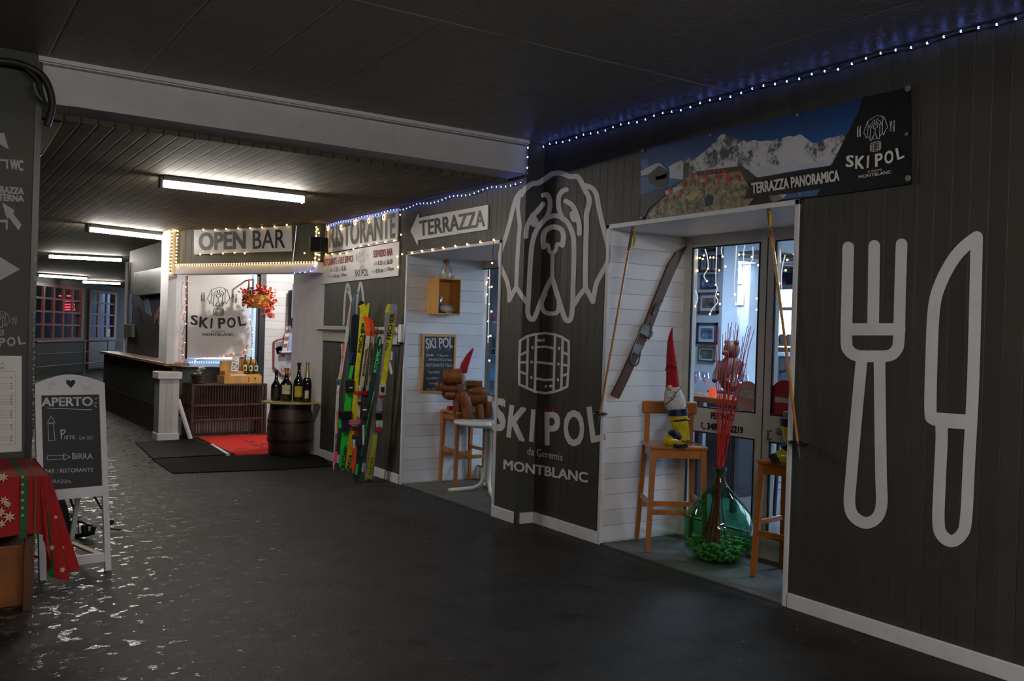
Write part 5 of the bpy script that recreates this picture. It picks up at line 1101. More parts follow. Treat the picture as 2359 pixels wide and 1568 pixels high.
M_skd = M('ski_dark_teal', (16, 44, 52), .3); M_gtx2 = M('ski_green_letter', (50, 205, 110), .4); M_pink = M('pink_tag', (240, 60, 120), .4); M_beige = M('ski_beige', (198, 184, 150), .3)
def vtext(x0_, y0_, x1_, y1_, w_):     # quad for text reading upwards along a ski from bottom (x0,y0) to top (x1,y1)
    return ((x0_-w_/2, y0_), (x1_-w_/2, y1_), (x1_+w_/2, y1_), (x0_+w_/2, y0_))
ski('thin pale teal cross country ski with blue curved tip, behind the white one', near=-.03, pts=[(122,1370),(135,1220),(155,1080),(175,900),(195,700),(207,560),(216,450),(224,350),(232,230),(240,165),(258,130),(280,106)], wid=[20,22,22,22,22,20,18,10], cols=[(.75, M_skt), (1.01, M('ski_light_blue', (90, 140, 165), .3))])
t1, m1 = ski('thin white cross country ski with orange stripes and pink tag, leftmost of the skis', [(93,1445),(103,1300),(112,1150),(120,950),(132,800),(150,700),(168,580),(185,480),(203,350),(220,240),(228,190),(222,150),(208,115),(192,92)], [12,22,22,24,24,24,24,24,22,16,6], [(1.01, M_skw)],
    extra=[([(150,700),(160,620),(165,590)], 4, M_sko, 'stripe'), ([(140,765),(157,650),(163,600)], 4, M_sko, 'stripe'), ([(110,1150),(117,1000)], 4, M_sko, 'stripe'), ([(117,1150),(124,1000)], 4, M_sko, 'stripe'), ([(200,370),(222,240),(222,190)], 5, M_sko, 'stripe'), ([(104,1385),(110,1305)], 26, M_pink, 'price_tag'), ([(95,1430),(100,1395)], 8, M_sko, 'stripe')],
    txt=[('FISCHER', vtext(108,1300,114,1165,14), M_black, .02), ('FISCHER', vtext(141,920,152,805,14), M_black, .02), ('CRS', vtext(160,600,172,480,18), M_sko, .03)])
binding(t1, m1, [((112,760,146,800), .02, M('teal_binding', (40, 90, 90), .4)), ((118,810,136,985), .015, M_skw)])
t2, m2 = ski('green based ski with black upper half and rounded top', [(160,1445),(170,1300),(185,1150),(200,950),(218,800),(235,700),(250,560),(256,420),(258,330),(257,272)], [62,60,54,52,50,52,56,62,62,44], [(.42, M_skg), (1.01, M_skb)], extra=[([(215,760),(232,660)], 26, M_skg, 'green_print'), ([(222,640),(232,560)], 10, M('ski_blue_print', (40, 60, 150), .4), 'blue_print')],
    txt=[('BLIZZARD', vtext(160,1430,190,1260,30), M_char, .03), ('ATOM', vtext(210,760,243,660,18), M_gtx2, .02)])
binding(t2, m2, [((130,1000,232,1060), .06, M_blk), ((150,1060,215,1150), .05, M_navy), ((128,1050,160,1130), .04, M_skg), ((180,765,250,860), .05, M_blk), ((210,820,240,832), .055, M_skw)])
t3, m3 = ski('yellow ski with black lettering and black upturned tip, behind the others', near=-.06, pts=[(200,1455),(215,1300),(235,1100),(255,900),(270,700),(287,560),(300,420),(312,300),(316,240),(305,200),(290,180)], wid=[42,40,38,34,34,36,42,46,46,48,40], cols=[(.2, M('ski_ochre', (200, 170, 30), .3)), (.42, M_sky), (.9, M_sky), (1.01, M_skb)], txt=[('FISCHER', vtext(285,560,318,330,24), M_black, .03), ('RC4', vtext(200,1440,222,1330,22), M_black, .03)])
ski('second yellow ski, only its short tip showing beside the black tipped one', near=-.09, pts=[(300,1440),(310,1100),(322,800),(334,500),(338,330),(345,240),(360,188)], wid=[14,14,14,18,26,30,12], cols=[(.55, M_skb), (1.01, M_sky)])
t4, m4 = ski('orange tipped racing ski with beige middle, left one of the pair', near=.05, pts=[(240,1470),(252,1300),(270,1100),(288,900),(305,800),(325,650),(345,500),(353,410),(348,340),(335,305),(318,285)], wid=[26,30,30,30,32,32,32,34,34,30,12], cols=[(.2, M_sko), (.62, M_beige), (.66, M_skw), (1.01, M_sko)], txt=[('ROSSIGNOL', vtext(314,735,342,525,18), M_black, .02)])
binding(t4, m4, [((250,850,305,880), .05, M_red), ((205,1070,300,1105), .06, M('pink_binding', (196, 84, 92), .4)), ((225,1090,280,1120), .07, M_grey), ((262,1040,280,1080), .06, M('pink_binding', (196, 84, 92), .4)), ((215,1110,290,1150), .04, M('dull_red_binding', (120, 50, 56), .5)), ((272,930,300,952), .03, M_black), ((278,810,306,850), .03, M_skw)])
t5, m5 = ski('orange tipped racing ski with beige middle, right one of the pair', near=.03, pts=[(325,1420),(335,1250),(345,1050),(357,850),(370,700),(380,560),(388,440),(386,370),(376,330),(350,290)], wid=[20,24,26,26,28,28,28,30,28,10], cols=[(.2, M_sko), (.6, M_beige), (.66, M_skw), (1.01, M_sko)], txt=[('ROSSIGNOL', vtext(363,730,382,540,14), M_black, .02)])
binding(t5, m5, [((312,852,352,882), .05, M_red), ((336,808,362,850), .03, M_skw)])
t6, m6 = ski('dark teal ski with bright green lettering, shortest of the row', near=.12, pts=[(260,1530),(288,1380),(322,1150),(358,950),(385,800),(410,650),(430,530),(442,438)], wid=[58,50,44,40,40,42,44,34], cols=[(1.01, M_skd)], extra=[([(322,1220),(352,1060),(400,850)], 7, M_skg, 'green_edge'), ([(300,1340),(318,1240)], 6, M_skg, 'green_edge'), ([(262,1480),(272,1400)], 18, M_skg, 'green_print'), ([(438,505),(446,460)], 12, M_gtx2, 'green_print')], txt=[('ATOMIC', vtext(402,715,436,535,28), M_gtx2, .04)])
binding(t6, m6, [((300,905,372,960), .06, M_blk), ((300,960,350,1050), .07, M_blk), ((310,985,345,1000), .072, M_skw), ((232,1180,320,1265), .06, M_blk), ((308,1105,326,1260), .065, M_skw), ((236,1215,258,1285), .065, M_skw)])
ski('grey edged ski hidden just behind the rightmost yellow lettered ski', [(335,1525),(352,1380),(378,1200),(408,1000),(435,850),(460,700),(485,480),(497,320),(505,240),(520,196)], [30,32,30,28,28,30,34,40,44,36], [(.85, M_skgr), (1.01, M_sky)])
t7, m7 = ski('rightmost grey ski with yellow centre and black lettering', near=.02, pts=[(357,1530),(375,1380),(400,1200),(430,1000),(456,850),(482,700),(507,500),(528,350),(543,240),(552,195)], wid=[66,60,48,42,42,46,52,60,62,44], cols=[(1.01, M_skgr)], extra=[([(357,1500),(375,1380),(402,1180)], 34, M_sky, 'yellow_panel'), ([(465,800),(484,680),(508,500),(528,350),(538,270)], 36, M_sky, 'yellow_panel'), ([(345,1522),(370,1522)], 14, M_black, 'tail_print')],
    txt=[('FISCHER', vtext(504,462,536,265,34), M_black, .03), ('RACE', vtext(488,540,498,485,20), M_black, .02), ('RACE CARVE', vtext(364,1480,384,1350,16), M_black, .02)])
binding(t7, m7, [((436,805,490,880), .05, M_skw), ((448,820,476,860), .065, M_blk), ((430,880,474,900), .055, M_red), ((424,905,462,1005), .025, M_skgr), ((408,1015,462,1070), .06, M_blk), ((410,1070,464,1125), .055, M_skw), ((412,1125,448,1158), .05, M_red)])
# ================================================================== ALCOVE WITH THE WHITE TABLE
KQ = 4.2389; OQ = (960, 590)
def aq(*p): return [(x/KQ+OQ[0], y/KQ+OQ[1]) for x, y in p]
RY = 8.72-.013
f = Y(RY-.2); fb_ = Y(RY)
p = [f(*v) for v in aq((100,205),(432,222),(424,566),(98,562))]; x0_, x1_, z0_, z1_ = f(*aq((100,205))[0]).x, f(*aq((430,222))[0]).x, f(*aq((98,562))[0]).z, f(*aq((100,205))[0]).z
t = thing('wall_crate', (x0_, RY-.1, z0_), 'open pine wine crate mounted on the white shiplap above the chalkboard', 'crate')
x0_ = fb_(*aq((102,400))[0]).x; _rr = ray(*aq((205,400))[0]); yf = x0_*_rr.y/_rr.x; yb_ = RY-.001; f = Y(yf); x1_ = f(*aq((430,400))[0]).x; z1_ = f(*aq((205,206))[0]).z; z0_ = f(*aq((205,566))[0]).z
for a, b_, nm in (((x0_, yf, z0_), (x1_, yb_, z0_+.014), 'bottom_board'), ((x0_, yf, z1_-.014), (x1_, yb_, z1_), 'top_board'), ((x0_, yf, z0_+.014), (x0_+.014, yb_, z1_-.014), 'side_board'), ((x1_-.014, yf, z0_+.014), (x1_, yb_, z1_-.014), 'side_board'), ((x0_+.014, yb_-.01, z0_+.014), (x1_-.014, yb_, z1_-.014), 'back_board')): MB().box(a, b_).build(nm, M_pine, t, .002)
def vase(c, s_, lbl):
    t = thing('glass_goose_jar', c, lbl, 'ornament'); c = Vector(c); s = s_
    MB().lathe([(0,0),(.045*s,0),(.06*s,.03*s),(.055*s,.08*s),(.03*s,.13*s),(.024*s,.16*s),(0,.17*s)], c, 20).build('body', M('milky_glass', (200, 200, 198), .2, coat=.6), t)
    MB().lathe([(.0,.205*s),(.03*s,.19*s),(.034*s,.172*s),(.022*s,.155*s),(0,.155*s)], c, 16).build('cap', M('orange_cloth', (190, 112, 40), .7), t)
    for a in (-.5, .5): MB().tube([c+Vector((a*.03*s, -.03*s, .15*s)), c+Vector((a*.06*s, -.05*s, .11*s)), c+Vector((a*.07*s, -.055*s, .06*s))], .004*s, 5).build('ribbon', M('dusty_pink', (160, 80, 90), .6), t)
vase((x0_+.15, RY-.13, z1_+.001), 1.0, 'white glass jar with orange cap and pink ribbon on top of the wall crate')
def goose(c, s, lbl):
    t = thing('glass_goose', c, lbl, 'ornament'); c = Vector(c); mg = M('milky_glass', (200, 200, 198), .2, coat=.6)
    mb = MB(); mb.ell(c+Vector((0,0,.045*s)), (.085*s, .05*s, .045*s), 16); mb.tube([c+Vector((.05*s,0,.05*s)), c+Vector((.1*s,0,.035*s)), c+Vector((.125*s,0,.03*s))], [.03*s,.014*s,.004*s]); mb.build('body', mg, t)
    MB().tube([c+Vector((-.06*s,0,.05*s)), c+Vector((-.085*s,0,.1*s)), c+Vector((-.075*s,0,.14*s))], [.02*s,.014*s,.016*s]).build('neck', mg, t); MB().ell(c+Vector((-.075*s,0,.15*s)), .02*s, 12).build('head', mg, t)
    MB().tube([c+Vector((-.085*s,-.01*s,.15*s)), c+Vector((-.115*s,-.02*s,.145*s))], [.008*s,.002*s]).build('beak', M('orange_cloth', (190, 112, 40), .7), t); MB().box(c+Vector((-.04*s,-.055*s,.0)), c+Vector((.03*s,-.035*s,.012*s))).build('feet', M_laby, t)
    MB().ell(c+Vector((-.08*s,-.015*s,.09*s)), (.022*s,.012*s,.022*s), 10).build('blue_scarf', M('scarf_blue', (40, 80, 170), .6), t)
goose((x0_+.19, RY-.11, z0_+.016), 1.05, 'large white glass goose lying inside the wall crate')
goose((x0_+.25, RY-.12, z1_+.001), .45, 'tiny glass goose beside the ribboned jar on top of the wall crate')
# chalkboard
cm_ = Y(RY-.02); q = aq((56,757),(388,762),(388,1340),(54,1337))
x0_, x1_, z0_, z1_ = cm_(*q[0]).x, cm_(*q[1]).x, cm_(*q[3]).z, cm_(*q[0]).z
t = thing('chalkboard', (x0_+.18, RY-.01, z0_), 'wood framed chalkboard with handwritten menu on white shiplap behind the carved dog', 'chalkboard')
MB().box((x0_+.02, RY-.014, z0_+.02), (x1_-.02, RY-.002, z1_-.02)).build('slate', M_board, t)
for a, b_ in (((x0_, z0_), (x1_, z0_+.027)), ((x0_, z1_-.027), (x1_, z1_)), ((x0_, z0_+.027), (x0_+.027, z1_-.027)), ((x1_-.027, z0_+.027), (x1_, z1_-.027))): MB().box((a[0], RY-.024, a[1]), (b_[0], RY-.001, b_[1])).build('frame_bar', M_pine, t, .003)
tx = []
for s_, q in (('SKI POL', ((84,800),(355,790),(355,890),(90,905))), ('BAR - Classic', ((92,950),(310,958),(310,978),(92,978))), ('PANINOTECA Beer', ((118,995),(350,1000),(350,1022),(118,1020))), ('RISTORANTE TiSerit', ((92,1048),(355,1050),(355,1078),(92,1080))),
              ('Terrazza', ((108,1120),(225,1112),(225,1142),(108,1145))), ('Snackbar', ((95,1180),(215,1175),(215,1198),(95,1202))), ('Tapas', ((115,1235),(185,1230),(185,1252),(115,1255))), ('solo qui', ((92,1288),(180,1280),(180,1302),(92,1308)))): tx += sc_(text(s_, q, .03 if s_ == 'SKI POL' else .0), KQ, *OQ)
tx += sc_(stroke([(100,925),(150,880),(200,890)], 3)+stroke([(225,915),(240,880)], 3)+stroke([(300,915),(355,885)], 3), KQ, *OQ)
flat('chalk_writing', [(tx, M_chalk)], Y(RY-.0155), t)
# white pedestal table
TC = Vector((4.93, 7.93, 0)); t = thing('pedestal_table', TC, 'white plastic pedestal table with bent tube feet in the alcove', 'table')
MB().lathe([(0,.685),(.33,.685),(.372,.70),(.378,.712),(.375,.722),(0,.724)], TC, 40).build('table_top', M_pvc, t)
for k in range(4):
    a = math.radians(45+k*90)+.35; d = Vector((math.cos(a), math.sin(a), 0)); o_ = TC+d*.035
    MB().tube([o_+Vector((0,0,.69)), o_+Vector((0,0,.25)), o_+d*.01+Vector((0,0,.15)), o_+d*.05+Vector((0,0,.08)), o_+d*.12+Vector((0,0,.045)), o_+d*.36+Vector((0,0,.022))], .021, 10).build('leg', M_pvc, t)
    MB().ell(o_+d*.36+Vector((0,0,.022)), .023, 10).build('foot_cap', M('cap_cream', (190, 180, 150), .5), t)
def stool(c, ang, lbl, sw=.40, sd=.38, sh=.80, back=True, splay=.03):
    T = frame(c, ang); t = thing('bar_stool', c, lbl, 'bar stool', 'beech bar stools')
    w_, d_ = sw/2, sd/2       # front is -y
    MB(T).box((-w_-.01, -d_-.015, sh-.028), (w_+.01, d_+.01, sh)).build('seat', M_wood, t, .01)
    for a, b_ in (((-w_+.02, -d_+.012, sh-.095), (w_-.02, -d_+.03, sh-.028)), ((-w_+.02, d_-.03, sh-.095), (w_-.02, d_-.012, sh-.028)), ((-w_+.012, -d_+.03, sh-.095), (-w_+.03, d_-.03, sh-.028)), ((w_-.03, -d_+.03, sh-.095), (w_-.012, d_-.03, sh-.028))): MB(T).box(a, b_).build('seat_apron', M_wood, t, .003)
    for x in (-1, 1):
        for y in (-1, 1):
            tp = Vector((x*(w_-.02), y*(d_-.02), sh-.03)); bt = Vector((x*(w_-.02+splay), y*(d_-.02+splay*(1 if y < 0 else 1.6)), 0)); h_ = .021
            MB(T).add([bt+Vector(v) for v in ((-h_*.8,-h_*.8,0),(h_*.8,-h_*.8,0),(h_*.8,h_*.8,0),(-h_*.8,h_*.8,0))]+[tp+Vector(v) for v in ((-h_,-h_,0),(h_,-h_,0),(h_,h_,0),(-h_,h_,0))], [(0,3,2,1),(4,5,6,7),(0,1,5,4),(1,2,6,5),(2,3,7,6),(3,0,4,7)]).build('leg', M_wood, t, .003)
    e = splay*.6; zz = .30
    for a, b_ in (((-w_+.02-e, -d_+.008-e, zz-.02), (w_-.02+e, -d_+.03-e, zz+.02)), ((-w_+.02-e, d_-.03+e, zz-.02), (w_-.02+e, d_-.008+e, zz+.02)), ((-w_+.01-e, -d_-e, zz+.05), (-w_+.03-e, d_+e, zz+.085)), ((w_-.03+e, -d_-e, zz+.05), (w_-.01+e, d_+e, zz+.085))): MB(T).box(a, b_).build('stretcher', M_wood, t, .003)
    if back:
        for x in (-1, 1): MB(T).box((x*(w_-.035)-.02, d_-.03, sh-.02), (x*(w_-.035)+.02, d_-.005, sh+.27)).build('back_post', M_wood, t, .003)
        MB(T).box((-w_-.01, d_-.045, sh+.215), (w_+.01, d_-.0, sh+.315)).build('backrest', M_wood, t, .012)
    return t
stool((4.955, 8.50, .013), 0, 'beech bar stool behind the white table in the alcove', .38, .34, .78, False, .012)
# carved wooden dog on the table
DZ = .726; f = BB(1075, 962, DZ); g0 = f(1075, 960); KA = FD(g0)
def dgp(x, y, d=0): x, y = aq((x, y))[0]; return f(x, y, d)
t = thing('carved_dog', (g0.x, g0.y, DZ), 'chunky carved wooden dog with a keg shaped head on the white table', 'figurine')
RV = Matrix((RT.cross(Vector((0, 0, 1))).normalized(), Vector((0, 0, 1)), RT)).transposed().to_3x3() if False else None
rt = Vector((RT.x, RT.y, 0)).normalized(); fw = Vector((FW.x, FW.y, 0)).normalized()
R3 = Matrix((rt, fw, Vector((0, 0, 1)))).transposed()
def blk(nm, x, y, w_, h_, dep, d=0, mat=M_carve): c = dgp(x, y, d); MB().ell(c, (w_/KQ*KA/2, dep/2, h_/KQ*KA/2), 20, 0, R3).build(nm, mat, t)
def rod(nm, a, b_, r_, dd=0, n=16, mat=M_carve):
    MB().tube([dgp(*a, dd), dgp(*b_, dd)], r_/KQ*KA, n).build(nm, mat, t)
rod('keg_head', (262,1180), (440,1172), 76, -.02, 20); 
MB().tube([dgp(258,1180,-.02), dgp(280,1180,-.02)], [52/KQ*KA, 50/KQ*KA], 20).build('head_end', M('carve_dark', (52, 30, 18), .5), t)
rod('muzzle', (240,1285), (400,1290), 38, -.03); blk('jaw', 205, 1270, 50, 95, .06, -.06); blk('jaw', 240, 1280, 50, 80, .06, .02)
blk('chest', 330, 1350, 170, 110, .13); rod('neck', (400,1250), (400,1400), 50); 
rod('body', (400,1390), (690,1380), 80, .01, 20); blk('saddle', 590, 1320, 220, 100, .16); rod('tail_log', (490,1250), (640,1255), 40, .03)
for a, b_, r_, dd in (((385,1400),(400,1545),42,-.05), ((470,1370),(510,1555),62,-.09), ((610,1440),(625,1545),45,-.05), ((690,1420),(695,1545),48,.06), ((420,1430),(440,1535),40,.08)):
    p0, p1 = dgp(*a, dd), dgp(*b_, dd); p1.z = DZ+.002; MB().tube([p0, (p0+p1)/2, p1], [r_*.8/KQ*KA, r_*.95/KQ*KA, r_*.8/KQ*KA], 14).build('leg', M_carve, t)
blk('haunch', 460, 1380, 90, 130, .1, -.09)
# gnome behind the carved dog, standing on the stool
f2 = BB(1072, 946, .794)
def gp_(x, y, d=0): x, y = aq((x, y))[0]; return f2(x, y, d)
g1_ = gp_(462, 1500); KA2 = FD(g1_)/KQ
t = thing('garden_gnome', (g1_.x, g1_.y, .794), 'gnome with tilted glossy red hat peeking from behind the carved dog', 'gnome')
MB().tube([gp_(450,1135), gp_(470,1060), gp_(510,970), gp_(540,920), gp_(553,893)], [42*KA2, 40*KA2, 26*KA2, 14*KA2, 3*KA2], 16).build('hat', M_redcl, t)
MB().tube([gp_(452,1130), gp_(462,1180), gp_(465,1255), gp_(462,1330)], [28*KA2, 34*KA2, 36*KA2, 30*KA2], 16).build('beard', M_beard, t)
p0 = gp_(462, 1320); MB().tube([Vector((p0.x, p0.y, p0.z)), Vector((p0.x, p0.y, .796))], [40*KA2, 48*KA2], 16).build('body', M_navy, t)
o = MB().box(gp_(315,1445,-.0), gp_(315,1445)+Vector((.05,.05,-.045))).build('red_candle', M_red, None, .006); o.location.z = .794; tag(o, 'small red candle on the stool seat beneath the carved dog muzzle', 'candle')
# ================================================================== TERRACE DOOR RECESS
stool((4.93, 5.24, .013), -math.radians(29), 'beech bar stool with backrest carrying the gnome in a ski boot', .42, .36, .80)
stool((5.05, 4.165, .013), -math.radians(80), 'backless beech bar stool at the right edge of the glazed door', .36, .34, .80, False)
SH = .814
def ell2(mb, c, w_, h_, dep, mi=0): mb.ell(c, (w_, dep, h_), 16, mi, R3)
def skiboot(f, kk, x, y, d, lbl, name='ski_boot', flip=1, scale=1.0):
    # pixel designed boot: (x, y) is the heel point on the seat, kk metres per pixel
    s = kk*scale; B = f(x, y, d)
    def P(px, pz, dd=0): return B + rt*(px*s*flip) + Vector((0, 0, pz*s)) + fw*dd
    t = thing(name, (B.x, B.y, SH), lbl, 'ski boot')
    MB().tube([P(14,10), P(0,11), P(-14,10), P(-26,9)], [13*s, 14*s, 13*s, 8*s], 16).build('toe_shell', M_boot, t)
    MB().tube([P(16,14), P(0,24), P(-6,34)], [15*s, 17*s, 15*s], 16).build('lower_shell', M_navy, t)
    MB().tube([P(12,12), P(10,28), P(4,48), P(0,66)], [16*s, 17*s, 19*s, 20*s], 18).build('cuff', M_boot, t)
    MB().tube([P(1,62), P(0,76)], [20.5*s, 21*s], 18).build('liner', M_navy, t)
    for h_, a in ((54, 0),):
        MB().tube([P(5+19.5*math.cos(u), h_+2*math.sin(u*2), -19.5*s*math.sin(u)) for u in [math.pi*k/8 for k in range(9)]], 2.2*s, 6).build('buckle_strap', M_navy, t)
        MB().tube([P(-3, h_, -.055), P(3, h_-3, -.06)], 1.8*s, 6).build('buckle', M_steel, t)
    MB().box(*[sorted_ for sorted_ in ((B.x-.001, B.y-.001, SH), (B.x+.001, B.y+.001, SH+.001))]).build('sole', M_blk, t) if False else None
    MB().tube([P(22,2), P(0,1.5), P(-20,2)], [7*s, 7.5*s, 6*s], 12, flat=.35).build('sole', M_blk, t)
    return t, P
fg = BB(1552, 1027, SH); kg = FD(fg(1552, 1027))
bt, PB = skiboot(fg, kg, 1558, 1026, 0, 'yellow and navy ski boot on the stool seat with a gnome in it', scale=1.12)
def gl(x, y): return (x/2.704+1460, y/2.704+720)
def G(x, y, d=0): return fg(*gl(x, y), d)
k2 = kg/2.704
t = thing('garden_gnome', G(255, 640), 'gnome with long red hat and white beard standing in a ski boot', 'gnome')
MB().tube([G(243,462), G(240,400), G(236,330), G(232,260), G(229,200), G(230,150), G(236,115), G(240,93)], [43*k2,38*k2,34*k2,28*k2,21*k2,14*k2,7*k2,2.5*k2], 20).build('hat', M_redcl, t)
MB().ell(G(224,466,-.06), 17*k2, 14).build('nose', M_skin, t)
MB().tube([G(240,455), G(243,490), G(252,540), G(262,585), G(262,612)], [36*k2,52*k2,64*k2,66*k2,48*k2], 20).build('beard', M_beard, t)
mb = MB(); mb.tube([G(195,360,-.06), G(205,335,-.08), G(235,328,-.09), G(272,345,-.07)], 3*k2, 5); mb.build('dark_wire', M_blk, t)
MB().tube([G(298,462,-.05), G(262,500,-.115), G(240,540,-.12), G(195,572,-.08)], 2.6*k2, 5).build('dark_wire', M_blk, t)
for a, b_ in (((262,500),(252,490)), ((240,540),(228,528)), ((250,520),(262,524))): MB().tube([G(*a,-.115), G(*b_,-.13)], 2.2*k2, 5).build('wire_bud', M_blk, t)
o = MB(); c = G(290, 830, -.05); o.box((c.x-.04, c.y-.04, SH), (c.x+.04, c.y+.03, SH+.022)); tag(o.build('battery_pack', M_blk, None, .004), 'small black battery pack on the seat beside the ski boot', 'battery pack')
fb2 = BB(1805, 1068, SH); kb = FD(fb2(1805, 1068))
skiboot(fb2, kb, 1822, 1064, 0, 'yellow ski boot toe with navy upper on the backless stool', scale=1.35)
mb = MB(); cc_ = fb2(1822, 1064)
tb2 = thing('ski_boot', fb2(1840, 1000, .06), 'grey and black ski boot cuff standing behind the yellow boot', 'ski boot')
c = cc_+rt*.03+fw*.07
MB().tube([Vector((c.x, c.y, SH+.06)), Vector((c.x, c.y, SH+.2)), Vector((c.x, c.y, SH+.34))]+[], [.065, .058, .07], 16).build('cuff', M('grey_boot_shell', (110, 112, 116), .4), tb2)
MB().tube([Vector((c.x+.02, c.y, SH+.035)), Vector((c.x-.16, c.y+.02, SH+.035))], [.045, .04], 14, flat=.8).build('lower_shell', M_blk, tb2)
for h_ in (.12, .18, .24, .3): MB().tube([c*1+Vector((-.05, -.045, SH+h_-c.z)), c+Vector((-.085, -.03, SH+h_-.012-c.z))], .008, 6).build('buckle', M_steel, tb2)
# demijohn with green stones and red twigs
DJ = Vector((4.95, 4.76, .014)); t = thing('demijohn', DJ, 'big green glass demijohn with stones inside standing before the glazed door', 'demijohn')
prof = [(0,.004),(.12,.004),(.19,.03),(.235,.09),(.257,.16),(.262,.22),(.252,.29),(.222,.36),(.17,.43),(.11,.49),(.068,.535),(.046,.57),(.038,.61),(.036,.655),(.041,.66),(.041,.675),(.036,.68)]
MB().lathe(prof, DJ, 56).build('glass_body', M_green, t)
MB().lathe([(.037,.645),(.046,.648),(.048,.66),(.046,.672),(.037,.676)], DJ, 32).build('neck_ring', M('dark_green_glass_ring', (10, 60, 34), .08, coat=1), t)
mb = MB(); M_st = M('green_glass_pebbles', (138, 132, 44), .35, var=.5, scale=14)
for i in range(420):
    a = random.uniform(0, 6.28); z = .015+.13*random.random()**1.3; rmax = .12+.11*min(1, z/.10); r_ = rmax*math.sqrt(random.random()); s_ = random.uniform(.014, .024)
    mb.ell(DJ+Vector((r_*math.cos(a), r_*math.sin(a), z+.006)), (s_, s_*.8, s_*.6), 6, 0, Matrix.Rotation(a, 3, 'Z'))
o = mb.build('pebbles', M_st, None, org=DJ); tag(o, 'yellow green pebbles heaped inside the bottom of the green demijohn', 'pebbles', kind='stuff')
M_tw = M('red_twig_paint', (206, 32, 32), .5, var=.3, scale=30)
tips = [(1648,748),(1656,753),(1678,744),(1683,752),(1696,741),(1702,748),(1722,750),(1730,752),(1738,757),(1690,760),(1712,775),(1672,764),(1725,757),(1686,742),(1699,762),(1665,770)]
tt = BB(1663, 1092, .66)
NK = DJ+Vector((0, 0, .66))
for i, (x, y) in enumerate(tips):
    tp = pl(x, y, NK+fw*random.uniform(-.08, .12), fw)
    nk = NK+rt*random.uniform(-.022, .022)+fw*random.uniform(-.02, .02); bt_ = DJ+Vector((-(tp.x-NK.x)*.45+random.uniform(-.05,.05), -(tp.y-NK.y)*.45+random.uniform(-.05,.05), .10))
    P_ = [bt_, nk]; 
    for k in range(1, 9): u = k/8; P_.append(nk.lerp(tp, u)+Vector((random.uniform(-.006,.006), random.uniform(-.006,.006), 0))*(1 if k < 8 else 0))
    mb = MB(); mb.tube(P_, [.0045]*2+[.0042-.0022*k/8 for k in range(8)], 6)
    for k in range(3, 9, 2): mb.ell(P_[k], (.0062, .0062, .006), 6)
    rk = sorted(tips).index((x, y)); side = ['leftmost', 'second', 'third', 'fourth', 'fifth', 'sixth', 'seventh', 'eighth', 'ninth', 'tenth', 'eleventh', 'twelfth', 'thirteenth', 'fourteenth', 'fifteenth', 'rightmost'][rk]
    o = mb.build('red_twig', M_tw, None, org=NK); tag(o, 'thin red twig in the green demijohn, '+side+(' by its tip of the sixteen' if rk in (0, 15) else ' from the left by its tip'), 'twig', 'red twigs in the demijohn')
# bamboo ski poles and the old wooden ski
def skipole(top, bot, d0, d1, lbl, strap=True, tip=.09):
    a = X(XA-d0)(*top); b_ = X(XA-d1)(*bot); u = (b_-a).normalized(); t = thing('bamboo_ski_pole', b_, lbl, 'ski pole', 'bamboo ski poles')
    L = (b_-a).length; mb = MB(); n = 12
    mb.tube([a+u*(L*k/n) for k in range(n+1)], .0085, 8)
    for k in range(1, n): mb.ell(a+u*(L*k/n), (.0105, .0105, .006), 8)
    mb.build('shaft', M_bamb, t)
    MB().tube([a-u*.0, a+u*.16], .0115, 10).build('grip', M('grip_leather', (96, 84, 72), .7), t); MB().tube([a+u*.165, a+u*.178], .012, 8).build('red_tape', M_red, t)
    if strap: MB().tube([a+u*.01, a+Vector((-.01,-.03,-.04)), a+Vector((-.01,-.035,-.10)), a+Vector((0,-.012,-.15))], [.005,.012,.012,.005], 6, flat=.4).build('wrist_strap', M_yel, t)
    c = b_; nn = 20; vs = [c+Vector((math.cos(2*math.pi*k/nn)*.055, math.sin(2*math.pi*k/nn)*.055, math.sin(2*math.pi*k/nn)*.004)) for k in range(nn+1)]
    MB().tube(vs, .006, 6).build('basket_ring', M_blk, t)
    for k in range(4): MB().tube([c+u*(-.01), vs[k*5]], .004, 5).build('basket_spoke', M_blk, t)
    MB().tube([b_, b_+u*tip], [.008, .004], 8).build('metal_tip', M_steel, t)
skipole((1458,522), (1382,952), .035, .05, 'bamboo ski pole crossing the wall edge left of the old wooden ski')
skipole((1770,480), (1838,1020), .035, .05, 'bamboo ski pole hanging in front of the glazed door')
o = MB(); f = Y(5.45); q = [f(*p) for p in ((1828,488),(1838,492),(1849,500),(1849,510),(1836,500))]; o.prism(q, (0,.012,0)); 
o = MB(); q = [X(4.9)(*p) for p in ((1826,488),(1838,491),(1870,503),(1870,518),(1838,500))]; o.prism(q, (.012,0,0)); o.tube([X(4.9)(1845, 500), X(4.9)(1845, 500)+Vector((0,0,.12))], .004, 6); tag(o.build('hanging_ski_tip', M('reddish_ski_wood', (120, 60, 40), .4)), 'reddish wooden ski tip poking in at the top right of the door recess', 'ski')
KO = 3.2667; OO = (1380, 460)
t = thing('wooden_ski', Y(5.55)(1425, 915), 'old dark wooden ski with metal binding mounted diagonally on white shiplap', 'ski')
pts = [(125,1482),(190,1350),(262,1190),(335,1030),(385,920),(430,800),(475,690),(520,580),(560,490),(605,410),(660,352)]
wd = [62,60,60,62,62,62,62,64,66,50,6]; L_, R_ = [], []
for i, (x, y) in enumerate(pts):
    a, b_ = pts[max(i-1,0)], pts[min(i+1,len(pts)-1)]; tx_, ty_ = b_[0]-a[0], b_[1]-a[1]; L = math.hypot(tx_, ty_); nx, ny = -ty_/L*wd[i]/2, tx_/L*wd[i]/2
    L_.append((x+nx, y+ny)); R_.append((x-nx, y-ny))
